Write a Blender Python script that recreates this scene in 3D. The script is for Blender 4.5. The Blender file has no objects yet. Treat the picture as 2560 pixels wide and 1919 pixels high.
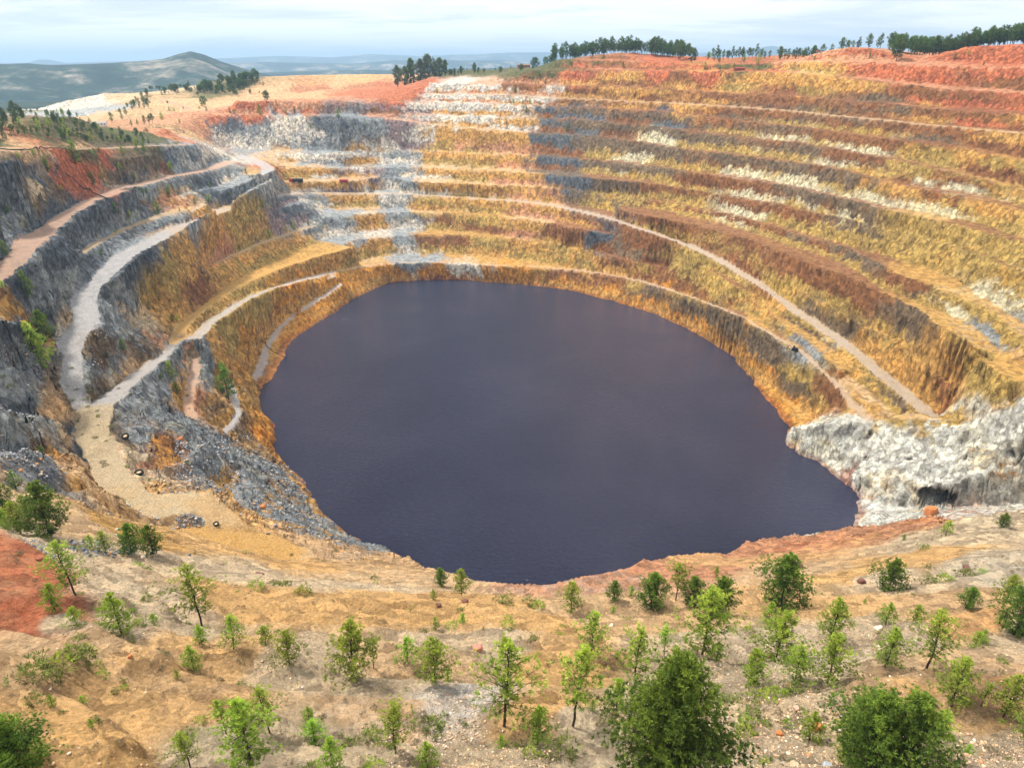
import bpy, math, random
import numpy as np
from mathutils import Vector, Matrix
R=math.radians
sc=bpy.context.scene
COL=sc.collection
# ---------------------------------------------------------------- camera, sky, sun
CAMH=220.0; PITCH=25.0; FL=1475.0          # photo measured on a 2212 x 1658 sheet
cd=bpy.data.cameras.new('camera'); cam=bpy.data.objects.new('camera',cd); COL.objects.link(cam)
cam.location=(0,0,CAMH); cam.rotation_euler=(R(90-PITCH),0,0)
cd.sensor_width=36; cd.lens=36*FL/2212; cd.clip_start=1; cd.clip_end=80000
sc.camera=cam
SUN_EL,SUN_AZ=57,-58       # azimuth measured from +Y towards +X
sun=bpy.data.lights.new('sun','SUN'); sun.energy=3.9; sun.angle=R(6); sun.color=(1,.94,.84)
so=bpy.data.objects.new('sun',sun); COL.objects.link(so)
sd=Vector((math.sin(R(SUN_AZ))*math.cos(R(SUN_EL)),math.cos(R(SUN_AZ))*math.cos(R(SUN_EL)),math.sin(R(SUN_EL))))
so.rotation_euler=sd.to_track_quat('Z','Y').to_euler()
w=bpy.data.worlds.new('World'); sc.world=w; w.use_nodes=True
nt=w.node_tree; nt.nodes.clear()
def N(nt,t,ins=None,**kw):
    n=nt.nodes.new(t)
    for k,v in kw.items(): setattr(n,k,v)
    if ins:
        for k,v in ins.items():
            if isinstance(v,bpy.types.NodeSocket): nt.links.new(v,n.inputs[k])
            else: n.inputs[k].default_value=v
    return n
def ramp(nt,fac,stops,interp='LINEAR'):
    n=N(nt,'ShaderNodeValToRGB',{0:fac}); cr=n.color_ramp; cr.interpolation=interp
    while len(cr.elements)<len(stops): cr.elements.new(.5)
    for e,(p,c) in zip(cr.elements,stops): e.position=p; e.color=(*c,1) if len(c)==3 else c
    return n.outputs[0]
def mixc(nt,f,a,b,bt='MIX'):
    n=nt.nodes.new('ShaderNodeMix'); n.data_type='RGBA'; n.blend_type=bt
    for k,v in ((0,f),(6,a),(7,b)):
        if isinstance(v,bpy.types.NodeSocket): nt.links.new(v,n.inputs[k])
        else: n.inputs[k].default_value=(*v,1) if isinstance(v,tuple) and len(v)==3 else v
    return n.outputs[2]
def mth(nt,op,a,b=0.0,c=0.0,clamp=False):
    n=nt.nodes.new('ShaderNodeMath'); n.operation=op; n.use_clamp=clamp
    for k,v in enumerate((a,b,c)):
        if isinstance(v,bpy.types.NodeSocket): nt.links.new(v,n.inputs[k])
        else: n.inputs[k].default_value=v
    return n.outputs[0]
sky=N(nt,'ShaderNodeTexSky',sky_type='NISHITA',sun_disc=False,sun_elevation=R(SUN_EL),sun_rotation=R(SUN_AZ),air_density=1.0,dust_density=1.0)
skyc=mixc(nt,1.0,sky.outputs[0],(.09,.09,.09),'MULTIPLY')
tc=N(nt,'ShaderNodeTexCoord'); sp=N(nt,'ShaderNodeSeparateXYZ',{0:tc.outputs['Generated']})
up=mth(nt,'MAXIMUM',sp.outputs[2],0.0)
k=mth(nt,'ADD',up,.10)
cx=mth(nt,'DIVIDE',sp.outputs[0],k); cy=mth(nt,'DIVIDE',sp.outputs[1],k)
cv=N(nt,'ShaderNodeCombineXYZ',{0:mth(nt,'MULTIPLY',cx,.55),1:cy,2:mth(nt,'MULTIPLY',up,6.0)})
n1=N(nt,'ShaderNodeTexNoise',{'Vector':cv.outputs[0],'Scale':.9,'Detail':9,'Roughness':.6,'Distortion':.3}).outputs[0]
n2=N(nt,'ShaderNodeTexNoise',{'Vector':cv.outputs[0],'Scale':.38,'Detail':4,'Roughness':.5}).outputs[0]
cover=ramp(nt,n2,[(.30,(.55,)*3),(.45,(.95,)*3),(.7,(1,)*3)])
shade=ramp(nt,n1,[(.34,(.70,.76,.85)),(.42,(.84,.88,.93)),(.47,(1.0,1.01,1.02)),(.54,(1.22,1.2,1.18))])
skymix=mixc(nt,mth(nt,'MULTIPLY',cover,.93),skyc,shade)
hz=ramp(nt,up,[(0,(1,1,1)),(.03,(.55,.55,.55)),(.10,(0,0,0))])
skymix=mixc(nt,mth(nt,'MULTIPLY',hz,.65),skymix,(.72,.78,.84))
bg=N(nt,'ShaderNodeBackground',{0:skymix,1:1.0}); wo=N(nt,'ShaderNodeOutputWorld',{0:bg.outputs[0]})
sc.view_settings.view_transform='Standard'; sc.view_settings.look='None'; sc.view_settings.gamma=1
sc.view_settings.exposure=0.42
sc.render.engine='CYCLES'
sc.cycles.volume_bounces=0; sc.cycles.max_bounces=5; sc.cycles.diffuse_bounces=2; sc.cycles.glossy_bounces=2
sc.cycles.transparent_max_bounces=4

# ---------------------------------------------------------------- projection helpers
cP,sP=math.cos(R(PITCH)),math.sin(R(PITCH))
FR={'F':None,'A':(0,0),'B':(850,0),'C':(1700,0),'D':(0,640),'E':(850,640),'G':(1700,640),'H':(0,1279),'I':(850,1279),'J':(1700,1279)}
def toF(fr,x,y):
    o=FR[fr]
    if o is None: return x,y
    return o[0]/1.1573+.33594*x, o[1]/1.1573+.33594*y
def ray(u,v):
    x=(u-1106)/FL; y=(829-v)/FL
    return x, cP+y*sP, -sP+y*cP
def at_z(u,v,z):
    d=ray(u,v); t=(z-CAMH)/d[2]; return (d[0]*t,d[1]*t,z)
def at_D(u,v,D):
    d=ray(u,v); t=D/d[1]; return (d[0]*t,D,CAMH+d[2]*t)
# ---------------------------------------------------------------- noise (numpy)
def _h(ix,iy,iz,s):
    n=(ix*374761393+iy*668265263+iz*2147483647+s*1274126177)&0xffffffff
    n=((n^(n>>13))*1274126177)&0xffffffff
    return ((n^(n>>16))&0xffff).astype(np.float32)/65535.0*2-1
def vnoise(x,y,z,s=0):
    x=np.asarray(x,np.float32);y=np.asarray(y,np.float32);z=np.broadcast_to(np.asarray(z,np.float32),x.shape)
    fx,fy,fz=np.floor(x),np.floor(y),np.floor(z); ix,iy,iz=fx.astype(np.int64),fy.astype(np.int64),fz.astype(np.int64)
    tx,ty,tz=x-fx,y-fy,z-fz
    tx=tx*tx*(3-2*tx);ty=ty*ty*(3-2*ty);tz=tz*tz*(3-2*tz)
    def g(a,b,c): return _h(ix+a,iy+b,iz+c,s)
    x0=g(0,0,0)*(1-tx)+g(1,0,0)*tx; x1=g(0,1,0)*(1-tx)+g(1,1,0)*tx
    a=x0*(1-ty)+x1*ty
    x0=g(0,0,1)*(1-tx)+g(1,0,1)*tx; x1=g(0,1,1)*(1-tx)+g(1,1,1)*tx
    b=x0*(1-ty)+x1*ty
    return a*(1-tz)+b*tz
def fbm(x,y,z,o,s=0,r=.5):
    t=0;a=1;n=0
    for i in range(o):
        t=t+a*vnoise(x*2**i,y*2**i,z*2**i,s+i*7); n+=a; a*=r
    return t/n
def ss(a,b,x):
    t=np.clip((x-a)/(b-a),0,1); return t*t*(3-2*t)
# ---------------------------------------------------------------- pit terraces (traced ledges at their own heights)
CS=1.5; X0,X1,Y0,Y1=-1000,1000,-60,1500
NX=int((X1-X0)/CS)+1; NY=int((Y1-Y0)/CS)+1
con=np.full((NY,NX),np.nan,np.float32); rmask=np.zeros((NY,NX),np.float32); rcol=np.zeros((NY,NX,3),np.float32)
CEN=np.array([40.,500.])
def dens(P,step=.9):
    P=np.array(P,float)
    for _ in range(2):                      # corner cutting
        if len(P)>2:
            Q=[P[0]]
            for a,b in zip(P[:-1],P[1:]): Q+= [a*.75+b*.25,a*.25+b*.75]
            Q.append(P[-1]); P=np.array(Q)
    out=[]
    for a,b in zip(P[:-1],P[1:]):
        n=max(1,int(np.linalg.norm((b-a)[:2])/step)); t=np.arange(n)[:,None]/n; out.append(a+(b-a)*t)
    out.append(P[-1:]); return np.concatenate(out)
def put(pts,z,colr=None):
    ix=np.round((pts[:,0]-X0)/CS).astype(int); iy=np.round((pts[:,1]-Y0)/CS).astype(int)
    ok=(ix>=0)&(ix<NX)&(iy>=0)&(iy<NY); con[iy[ok],ix[ok]]=z[ok]
    if colr is not None: rmask[iy[ok],ix[ok]]=1; rcol[iy[ok],ix[ok]]=colr
crest=np.full((NY,NX),np.nan,np.float32)
def prep(pts):
    P=dens(pts); T=np.gradient(P[:,:2],axis=0); T/=np.linalg.norm(T,axis=1)[:,None]+1e-9
    nn=np.stack([-T[:,1],T[:,0]],1); k=min(25,len(nn)//2*2-1)
    ker=np.ones(k)/k; nn=np.stack([np.convolve(np.pad(nn[:,i],k//2,'edge'),ker,'valid') for i in (0,1)],1); nn/=np.linalg.norm(nn,axis=1)[:,None]+1e-9
    return P,nn*np.sign(np.sum(nn*(P[:,:2]-CEN),1).sum())
def mark(pts,sh=0):
    P,nn=prep(pts); P=P.copy(); P[:,:2]-=nn*sh; ix=np.round((P[:,0]-X0)/CS).astype(int); iy=np.round((P[:,1]-Y0)/CS).astype(int)
    ok=(ix>0)&(ix<NX-1)&(iy>0)&(iy<NY-1)
    for a in (0,1):
        for b in (0,1): crest[iy[ok]+a,ix[ok]+b]=P[ok,2]
def ledge(pts,w=9,tilt=0,road=None,both=False,auto=True):
    P,nn=prep(pts); n=len(P)
    if road is not None and w>=9 and not both: P=P.copy(); P[:,:2]-=nn*w*.4
    W=np.full(n,float(w)); o0=-w/2 if both else 0
    if auto and not both:
        gap=np.full(n,np.nan); rise=np.zeros(n)
        for o in np.arange(4,75,1.):
            q=P[:,:2]+nn*o; ix=np.clip(np.round((q[:,0]-X0)/CS).astype(int),0,NX-1); iy=np.clip(np.round((q[:,1]-Y0)/CS).astype(int),0,NY-1)
            c=crest[iy,ix]; ok=np.isnan(gap)&(c>P[:,2]+3); gap[ok]=o; rise[ok]=c[ok]-P[ok,2]
        g=~np.isnan(gap)
        if g.any():
            W2=np.where(g,np.clip(gap-rise*.62,min(4,w),np.maximum(.72*np.nan_to_num(gap,nan=50),3)),w)
            k=min(31,len(W2)//2*2-1); W=np.convolve(np.pad(W2,k//2,'edge'),np.ones(k)/k,'valid')
            W=np.where(g,np.minimum(W,np.maximum(gap-2.5,2)),W)
            if road is not None: W=np.maximum(W,w)
    for o in np.arange(0,W.max()+.01,.7):
        m=o<=W
        if o<=w: r=road
        else: r=None
        put(P[m,:2]+nn[m]*(o+o0),P[m,2]+(.10*max(0,o-w) if not both else 0),r)
def line(fr,pts,z=None,D=None):
    out=[]
    for i,p in enumerate(pts):
        u,v=toF(fr,p[0],p[1])
        out.append(at_z(u,v,p[2] if len(p)>2 else z))
    return out
SR=lambda r,g,b: tuple(((c/255+.055)/1.055)**2.4 for c in (r,g,b))
GR=SR(205,200,198); PK=SR(212,172,145); TN=SR(214,182,140); OC=SR(226,176,98)
def cat(*ls):
    o=[]
    for l in ls: o+=l
    return o
def FF(fr,pts): return [toF(fr,p[0],p[1])+tuple(p[2:]) for p in pts]
# lake shore
shore=[(840,612),(900,606),(960,604),(1010,606),(1060,612),(1100,613),(1150,617),(1230,628),(1320,650),(1400,676),(1440,690),(1500,720),(1560,755),(1590,775),(1597,790),(1625,815),(1640,850),(1680,895),(1703,925),(1694,945),(1700,965),(1740,990),(1775,1003),(1800,1030),(1845,1055),(1860,1080),(1842,1108),(1832,1138),(1812,1158),
 (1780,1172),(1700,1205),(1660,1230),(1600,1262),(1520,1305),(1440,1345),(1380,1380),(1300,1430),(1255,1470),(1200,1490),(1140,1490),(1080,1465),(1000,1415),(930,1345),(850,1240),(780,1172),
 (745,1135),(715,1118),(675,1085),(658,1045),(620,1000),(598,980),(590,945),(577,905),(563,870),(560,845),(598,818),(610,792),(625,752),(650,725),(700,692),(762,648),(840,612)]
shw=[at_z(u,v,-.6) for u,v in shore]
# base wall contour (z 109) and upper ledges placed behind it
b6=FF('A',[(1400,965),(1700,980),(2160,985)])+FF('B',[(100,975),(500,970),(800,985),(1220,1000),(1500,1015),(1800,1045),(2100,1075)])+FF('C',[(0,1100),(300,1140),(600,1180),(900,1245),(1200,1320),(1500,1390),(1700,1440),(2000,1510),(2212,1570),(2400,1640)])
b6w=[at_z(u,v,121 if u<520 else 118) for u,v in b6]
bu=np.array([p[0] for p in b6]); bD=np.array([p[1] for p in b6w])
def upper(pts,off):
    o=[]
    for u,v in pts:
        D=np.interp(u,bu,bD)+off*np.interp(u,[1100,2212],[1,1.45]); o.append(at_D(u,v,D))
    return o
b5=FF('B',[(0,752),(300,768),(600,800),(800,825),(1000,840),(1220,855),(1500,868),(1700,885),(2000,920)])+FF('C',[(0,955),(300,990),(600,1030),(800,1050),(1100,1110),(1400,1180),(1600,1225),(1900,1290),(2212,1350),(2400,1390)])
b4=FF('A',[(1180,742),(1500,745),(2100,745)])+FF('B',[(100,742),(400,740),(800,748),(1200,760),(1500,768),(1800,790),(2100,820)])+FF('C',[(0,835),(300,870),(600,905),(800,925),(1100,970),(1400,1030),(1700,1090),(1900,1150),(2212,1215),(2400,1260)])
b3=FF('A',[(1500,655),(2100,655)])+FF('B',[(100,657),(560,662),(900,668),(1200,680),(1500,692),(1800,705),(2150,725)])+FF('C',[(0,738),(300,765),(600,795),(900,835),(1200,872),(1500,908),(1800,955),(2212,1030),(2400,1070)])
b2=FF('B',[(560,605),(900,608),(1100,612),(1400,630),(1700,648),(2000,658),(2150,665)])+FF('C',[(0,668),(400,690),(700,712),(900,735),(1200,765),(1500,795),(1900,835),(2212,865),(2400,885)])
b1=FF('B',[(570,543),(1000,543),(1400,548),(1800,560),(2150,580)])+FF('C',[(0,585),(400,600),(800,618),(1000,640),(1250,665),(1500,685),(1800,710),(2212,735),(2400,745)])
b0=FF('B',[(1180,455),(1500,450),(2150,455)])+FF('C',[(0,455),(400,456),(650,464),(900,487),(1100,507),(1300,527),(1500,552),(1700,575),(2000,590),(2212,597),(2400,600)])
r1=FF('B',[(1380,400),(1600,392),(1900,395),(2150,402)])+FF('C',[(0,412),(400,410),(700,400),(1000,400),(1300,405),(1700,425),(2212,435),(2400,438)])
UP={'b5':upper(b5,25),'b4':upper(b4,45),'b3':upper(b3,62),'b2':upper(b2,78),'b1':upper(b1,96),'b0':upper(b0,118),'r1':upper(r1,145)}
rimr=FF('B',[(1180,468),(1300,432),(1380,398),(1550,372),(1700,350),(1850,360),(2000,374),(2100,384)])+FF('C',[(0,395),(200,385),(400,378),(640,388),(760,385),(860,350),(1040,312),(1150,306),(1340,332),(1430,352),(1600,368),(1750,330),(1900,297),(2212,283),(2400,275)])
rimw=upper(rimr,178)
L=[]
def add(pts,w=9,**k): L.append((pts,w,k))
# ---- ground lines without ledge
def spine(pts,w=2,**k): L.append(([at_z(*p) for p in pts],w,dict(both=True,**k)))
def spineD(pts,w=3,**k): L.append(([at_D(*p) for p in pts],w,dict(both=True,**k)))
add(rimw,60); 
add(UP['r1'],9); add(UP['b0'],11); add(UP['b1'],9); add(UP['b2'],8,road=TN); add(UP['b3'],7); add(UP['b4'],9); add(UP['b5'],9)
# plateau behind the rim, left part
spineD(FF('B',[(560,505,1115),(800,488,1125),(1000,480,1130),(1180,468,1140)]),8)
spineD([(936,160,1200),(1100,154,1200),(1180,150,1230)],40)
spineD(FF('A',[(1750,498,1290),(1950,485,1300),(2160,483,1310)])+FF('B',[(350,480,1290),(520,500,1230)]),25)
spineD(FF('A',[(1400,560,1280),(1500,510,1290),(1600,498,1290),(1750,498,1290)]),20)
spineD(FF('A',[(1750,600,1200),(2212,590,1215)])+FF('B',[(350,560,1190),(500,580,1150)]),12)
spineD(FF('A',[(950,600,1200),(1100,608,1210),(1300,610,1220),(1500,600,1230)]),20)
spineD(FF('A',[(860,700,1080),(1000,720,1060),(1180,742,1050)]),10)
spineD(FF('A',[(1040,640,1150),(1280,725,1060)]),8,road=PK)
# white dump and far flats
spineD([(-100,238,1270),(60,236,1270),(200,238,1250),(270,232,1250),(330,215,1260)],20)
spineD([(-100,203,1310),(60,201,1330),(200,199,1340),(275,205,1330)],8)
spineD([(-100,198,1450),(0,198,1450),(150,197,1450),(280,199,1450),(400,190,1450)],60)
spineD([(500,168,1450),(700,163,1450),(1000,160,1450),(1300,150,1450),(1700,138,1450)],60)
spineD([(1800,125,1300),(2212,100,1100)],60)
spineD([(-200,262,1010),(60,262,1010),(170,262,1000)],20)
spineD([(190,266,900),(225,240,1100)],14,road=TN)
# wooded mound on the left
spineD(FF('A',[(-300,830,520),(0,820,520),(150,770,590),(400,745,660),(560,780,690),(700,860,690),(900,870,730),(1030,820,790)]),10)
spineD(FF('A',[(0,740,720),(300,750,780),(560,800,800),(700,830,800),(900,800,840),(1100,790,900)]),16)
spineD(FF('A',[(-300,966,440),(0,965,440),(150,965,465),(430,962,535),(760,950,630),(1000,935,690),(1230,930,750)]),8,road=PK)
spineD(FF('A',[(1230,930,755),(1290,915,790),(1400,965,880)]),4)
spineD(FF('A',[(1025,830,860),(1100,870,820),(1270,915,790)]),4)
spineD(FF('A',[(-300,1080,400),(0,1060,400),(150,1015,430),(290,1010,455),(350,1060,468),(500,1068,505),(620,1045,545),(750,1022,585),(980,988,660)]),3)
# left benches
add(line('A',[(-300,1500,154),(0,1405,152),(250,1320,144),(450,1255,141),(750,1195,133),(860,1182,130)]),8,road=TN)
T=line('A',[(-200,1900,134),(20,1780,133),(120,1646,133),(250,1520,130),(400,1405,131),(600,1295,133),(850,1195,130),(1100,1135,126),(1350,1092,122),(1500,1035,119)])
add(T,16,road=PK)
add(line('A',[(850,1335,117),(1000,1302,115),(1250,1232,112),(1400,1202,109),(1620,1167,107)]),6)
add(line('A',[(560,1620,115),(700,1535,112),(820,1470,110),(1000,1402,108),(1200,1352,107),(1400,1305,105)]),7,road=TN)
add(b6w,9,)
main=line('A',[(1530,1003,117),(1650,1030,115),(1745,1080,112),(1720,1150,109),(1600,1225,106),(1400,1305,104),(1250,1395,103.5),(1100,1490,103),(950,1580,105),(820,1650,107)])+line('D',[(700,120,106),(590,210,104),(540,300,102),(590,390,100),(500,500,98),(440,620,97),(470,750,94),(540,880,88),(600,955,86)])
b9=line('A',[(1100,1500,103),(1200,1445,100),(1500,1330,95),(1650,1287,91),(1900,1238,83),(2180,1240,77)])+line('B',[(300,1243,75),(600,1258,74),(900,1276,73),(1250,1303,73),(1500,1348,71),(1700,1398,69),(1900,1458,66),(2180,1555,63)])+line('G',[(220,10,59),(400,115,54),(600,245,50),(750,355,47),(950,485,43),(1100,590,41),(1250,710,38),(1400,835,35),(1520,955,32),(1650,1065,30)])
add(line('A',[(1850,1078,106),(2160,1076,103)])+line('B',[(100,1070),(500,1072),(900,1095),(1220,1107),(1500,1137),(1800,1167),(2100,1195)],102)+line('C',[(0,1210,102),(300,1256,102),(600,1311,103),(900,1372,104),(1200,1442,105),(1500,1520,105),(1800,1600,106)])+line('G',[(1950,10,106),(2212,105,106),(2400,190,106)]),9)
add(line('A',[(1800,1168,95),(1960,1172,92),(2160,1176,89)])+line('B',[(400,1177),(800,1187),(1180,1197),(1500,1221),(1800,1252),(2000,1281)],88)+line('C',[(0,1308),(300,1370),(600,1450),(900,1540),(1150,1620)],88)+line('G',[(1340,95,88),(1600,190,88),(1880,287,87),(2000,372,86),(2212,500,85),(2400,620,84)]),9)
add(line('B',[(1560,1348,74),(1700,1362,76),(1900,1382,78)])+line('C',[(0,1430),(300,1492),(500,1560),(700,1640)],78)+line('G',[(880,70,78),(1050,130,78),(1400,290,77),(1600,402,76),(1780,547,75),(2070,742,73),(2212,872,72),(2350,980,72)]),9)
add(line('G',[(560,138,60),(700,195,58.5),(850,272,57.5),(1000,352,56),(1180,480,53.5),(1340,515,55),(1560,692,52),(1700,832,48),(1860,960,43)]),8)
# lower far wall
add(line('A',[(1230,1512,91),(1550,1412,86),(1700,1378,82),(1980,1290,75)]),6)
add(line('B',[(-60,1395,61),(100,1385,60),(250,1362,59),(540,1366,58),(850,1378,58),(1100,1402,58),(1400,1450,58),(1560,1490,57),(1750,1500,56),(2000,1545,55),(2180,1600,53)])+line('G',[(300,170,50),(450,245,44),(600,380,42),(750,500,40),(880,610,37),(980,740,34)]),7)
add(line('D',[(860,490,76),(920,400,74),(1040,255,70),(1180,145,66),(1450,22,63)])+line('A',[(1640,1582,61),(1880,1502,58),(2040,1452,56)]),7,road=TN)
add(line('B',[(-100,1572,42),(40,1552,41),(280,1522,40),(560,1508,39),(900,1518,39),(1200,1545,39),(1500,1585,38),(1700,1640,37)])+line('E',[(1900,40,37),(2212,100,36)]),8)
Rr=line('D',[(1110,560,62),(1200,435,59),(1350,295,53),(1550,178,48),(1800,75,45),(2000,12,42)])+line('F',[(760,534,40)])
add(Rr,9,road=OC)
S=line('D',[(680,950,86),(800,825,76),(950,722,70),(1100,635,65),(1240,562,60),(1330,455,54),(1480,345,47),(1650,255,41),(1900,162,32),(2150,100,24)])
S2=S[-1:]+line('E',[(150,70,20),(400,50,19),(620,45,18),(800,60,18),(1000,68,18),(1300,78,18),(1600,102,19),(1900,152,22),(2180,242,25)])+line('G',[(200,322,29),(400,412,34),(600,522,36),(750,622,34),(880,722,31),(1000,862,28),(1100,965,25),(1250,1105,23)])
add(main,15,road=GR); add(b9,11,road=SR(212,192,172)); add(S,11,road=SR(205,196,188)); add(S2,5.5,road=SR(218,188,158))
add(line('D',[(1660,395,31),(1780,292,29),(1960,232,27),(2180,130,23)]),5,road=GR)
add(line('D',[(1640,820,1.5),(1700,700,2),(1740,560,4),(1840,430,7),(2000,318,11),(2212,185,16)]),7,road=GR)
add(line('D',[(1420,1150,26),(1530,1080,24),(1560,980,23),(1530,860,25),(1500,800,28)]),5,road=GR)
add(line('D',[(1250,1040,45),(1260,860,46),(1290,640,48)]),8,road=SR(220,180,150))
add(line('G',[(480,790,3),(650,900,4),(850,1060,5)]),5)
# road below the junction and the ochre flats
spine(FF('D',[(640,960,86),(590,1060,84),(570,1140,83),(640,1240,83),(690,1350,82),(760,1500,81),(880,1600,80),(1100,1610,78),(1270,1565,77)]),13,road=SR(222,198,158))
spine([(425,1078,77),(455,1098,75.5),(480,1125,73),(530,1155,71),(600,1180,68),(660,1200,66)],9,road=SR(228,192,140))
spine(FF('H',[(1000,180,76),(1400,180,72),(1700,210,68),(1900,300,66)]),12,road=OC)
# shale slope left and rim of the near side
spine([(-100,700,140),(0,690,130),(85,700,113)],6); spine([(0,790,122),(78,800,106)],4); spine([(-60,890,132),(0,890,120),(95,900,99)],4)
spine([(-60,985,132),(0,985,122),(90,990,106),(140,985,95)],4); spine([(-60,1077,142),(0,1077,134),(110,1070,114),(180,1070,98)],4)
spine([(-60,1160,152),(0,1155,146),(120,1172,139),(250,1192,132),(400,1213,122),(550,1238,112),(700,1238,98),(800,1226,80),(850,1215,58)],4)
spine([(450,955,62),(380,1010,66),(300,1010,76)],3); spine([(520,1010,38),(480,1080,55),(560,1130,50)],3)
lip=[(780,1170,8),(850,1199,41),(930,1236,75),(1000,1257,94),(1080,1270,103),(1140,1284,108),(1200,1290,111),(1255,1268,110),(1300,1248,108),(1380,1223,100),(1440,1215,95),(1520,1198,85),(1600,1183,75),(1660,1171,62),(1700,1158,50),(1780,1153,30),(1812,1156,14)]
spine(lip,3)
spine([(1812,1156,14),(1900,1140,55),(2000,1126,82),(2100,1122,98),(2212,1105,110),(2350,1090,118)],3)
for y,z in ((1310,121),(1350,131),(1420,139),(1500,147),(1580,153),(1650,158),(1800,168)):
    pass
spine([(-300,1300,160),(0,1300,155),(250,1310,148),(425,1345,140),(700,1300,126),(1000,1310,123),(1230,1312,121),(1500,1310,122),(1800,1260,118),(2000,1230,120),(2212,1200,126),(2400,1180,130)],3)
spine([(-300,1450,168),(0,1450,164),(300,1430,154),(600,1440,147),(900,1440,143),(1200,1430,140),(1500,1420,139),(1800,1380,138),(2212,1330,142),(2500,1300,146)],3)
spine([(-400,1650,176),(0,1640,170),(400,1610,161),(800,1570,155),(1200,1560,152),(1600,1560,152),(2000,1540,155),(2212,1520,158),(2600,1480,162)],3)
spine([(-400,1900,184),(400,1900,177),(1100,1900,173),(1800,1900,174),(2600,1800,178)],3)
# pale outcrop on the right
spine([(1694,938,4),(1720,922,14),(1808,908,26),(1865,915,28),(1935,902,34),(1975,893,36),(2050,915,40),(2110,905,50),(2174,880,60),(2250,850,66)],4)
spine([(1862,1078,2),(1900,1090,4),(1980,1095,7),(2060,1100,10),(2212,1095,20),(2350,1090,26)],4)
spine([(1740,960,10),(1820,1000,12),(1900,1030,14),(2000,1040,20),(2120,1030,30),(2212,1000,40)],2)
for pts,w,k in L:
    if not k.get('both'): mark(pts,w*.4 if (k.get('road') is not None and w>=9) else 0)
mark(rimw)
for pts,w,k in L: ledge(pts,w,**k)
sh=dens(shw); put(sh[:,:2],sh[:,2])
# inside of the lake
def inpoly(X,Y,P):
    r=np.zeros(X.shape,bool); n=len(P)
    for i in range(n):
        x1,y1=P[i][:2]; x2,y2=P[(i+1)%n][:2]
        if y1==y2: continue
        c=((Y>y1)!=(Y>y2))&(X<(x2-x1)*(Y-y1)/(y2-y1)+x1); r^=c
    return r
gx=X0+CS*np.arange(NX); gy=Y0+CS*np.arange(NY); GX,GY=np.meshgrid(gx,gy)
lake=inpoly(GX,GY,shw)
core=lake.copy()
for _ in range(4): core[1:-1,1:-1]=core[1:-1,1:-1]&core[:-2,1:-1]&core[2:,1:-1]&core[1:-1,:-2]&core[1:-1,2:]
con[lake&~core&np.isnan(con)]=-2; con[lake&(con>-.5)]=-.6; con[core]=-7
def solve(con,it):
    ny,nx=con.shape
    if min(ny,nx)<24: init=np.full(con.shape,np.nanmean(con),np.float32)
    else:
        py,px=ny//2*2,nx//2*2; c=con[:py,:px].reshape(py//2,2,px//2,2)
        m=~np.isnan(c); s=np.where(m,c,0).sum((1,3)); n=m.sum((1,3)); cc=np.where(n>0,s/np.maximum(n,1),np.nan).astype(np.float32)
        lo=solve(cc,it); init=np.repeat(np.repeat(lo,2,0),2,1)
        init=np.pad(init,((0,ny-py),(0,nx-px)),'edge')
    f=~np.isnan(con); z=np.where(f,con,init).astype(np.float32)
    cf=np.where(f,con,0)
    for _ in range(it):
        p=np.pad(z,1,'edge'); a=(p[:-2,1:-1]+p[2:,1:-1]+p[1:-1,:-2]+p[1:-1,2:])*.25
        z=np.where(f,cf,a)
    return z
Z=solve(con,70)
def blur(a,n):
    for _ in range(n):
        p=np.pad(a,[(1,1),(1,1)]+[(0,0)]*(a.ndim-2),'edge'); a=(p[:-2,1:-1]+p[2:,1:-1]+p[1:-1,:-2]+p[1:-1,2:]+p[1:-1,1:-1]*2)/6
    return a
Zs=blur(Z,60); REL=blur(Z,2)-Zs; REL=REL/(blur(np.abs(REL),40)*1.6+.8)
gyy,gxx=np.gradient(blur(Z,1),CS); SL=np.hypot(gxx,gyy)
rm=blur(rmask,1); rc=blur(rcol*rmask[...,None],1)/np.maximum(rm,1e-3)[...,None]
def samp(a,x,y):
    fx=np.clip((x-X0)/CS,0,NX-1.001); fy=np.clip((y-Y0)/CS,0,NY-1.001); ix=fx.astype(int); iy=fy.astype(int); tx=(fx-ix).astype(np.float32); ty=(fy-iy).astype(np.float32)
    if a.ndim==3: tx=tx[...,None]; ty=ty[...,None]
    return (a[iy,ix]*(1-tx)+a[iy,ix+1]*tx)*(1-ty)+(a[iy+1,ix]*(1-tx)+a[iy+1,ix+1]*tx)*ty
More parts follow.
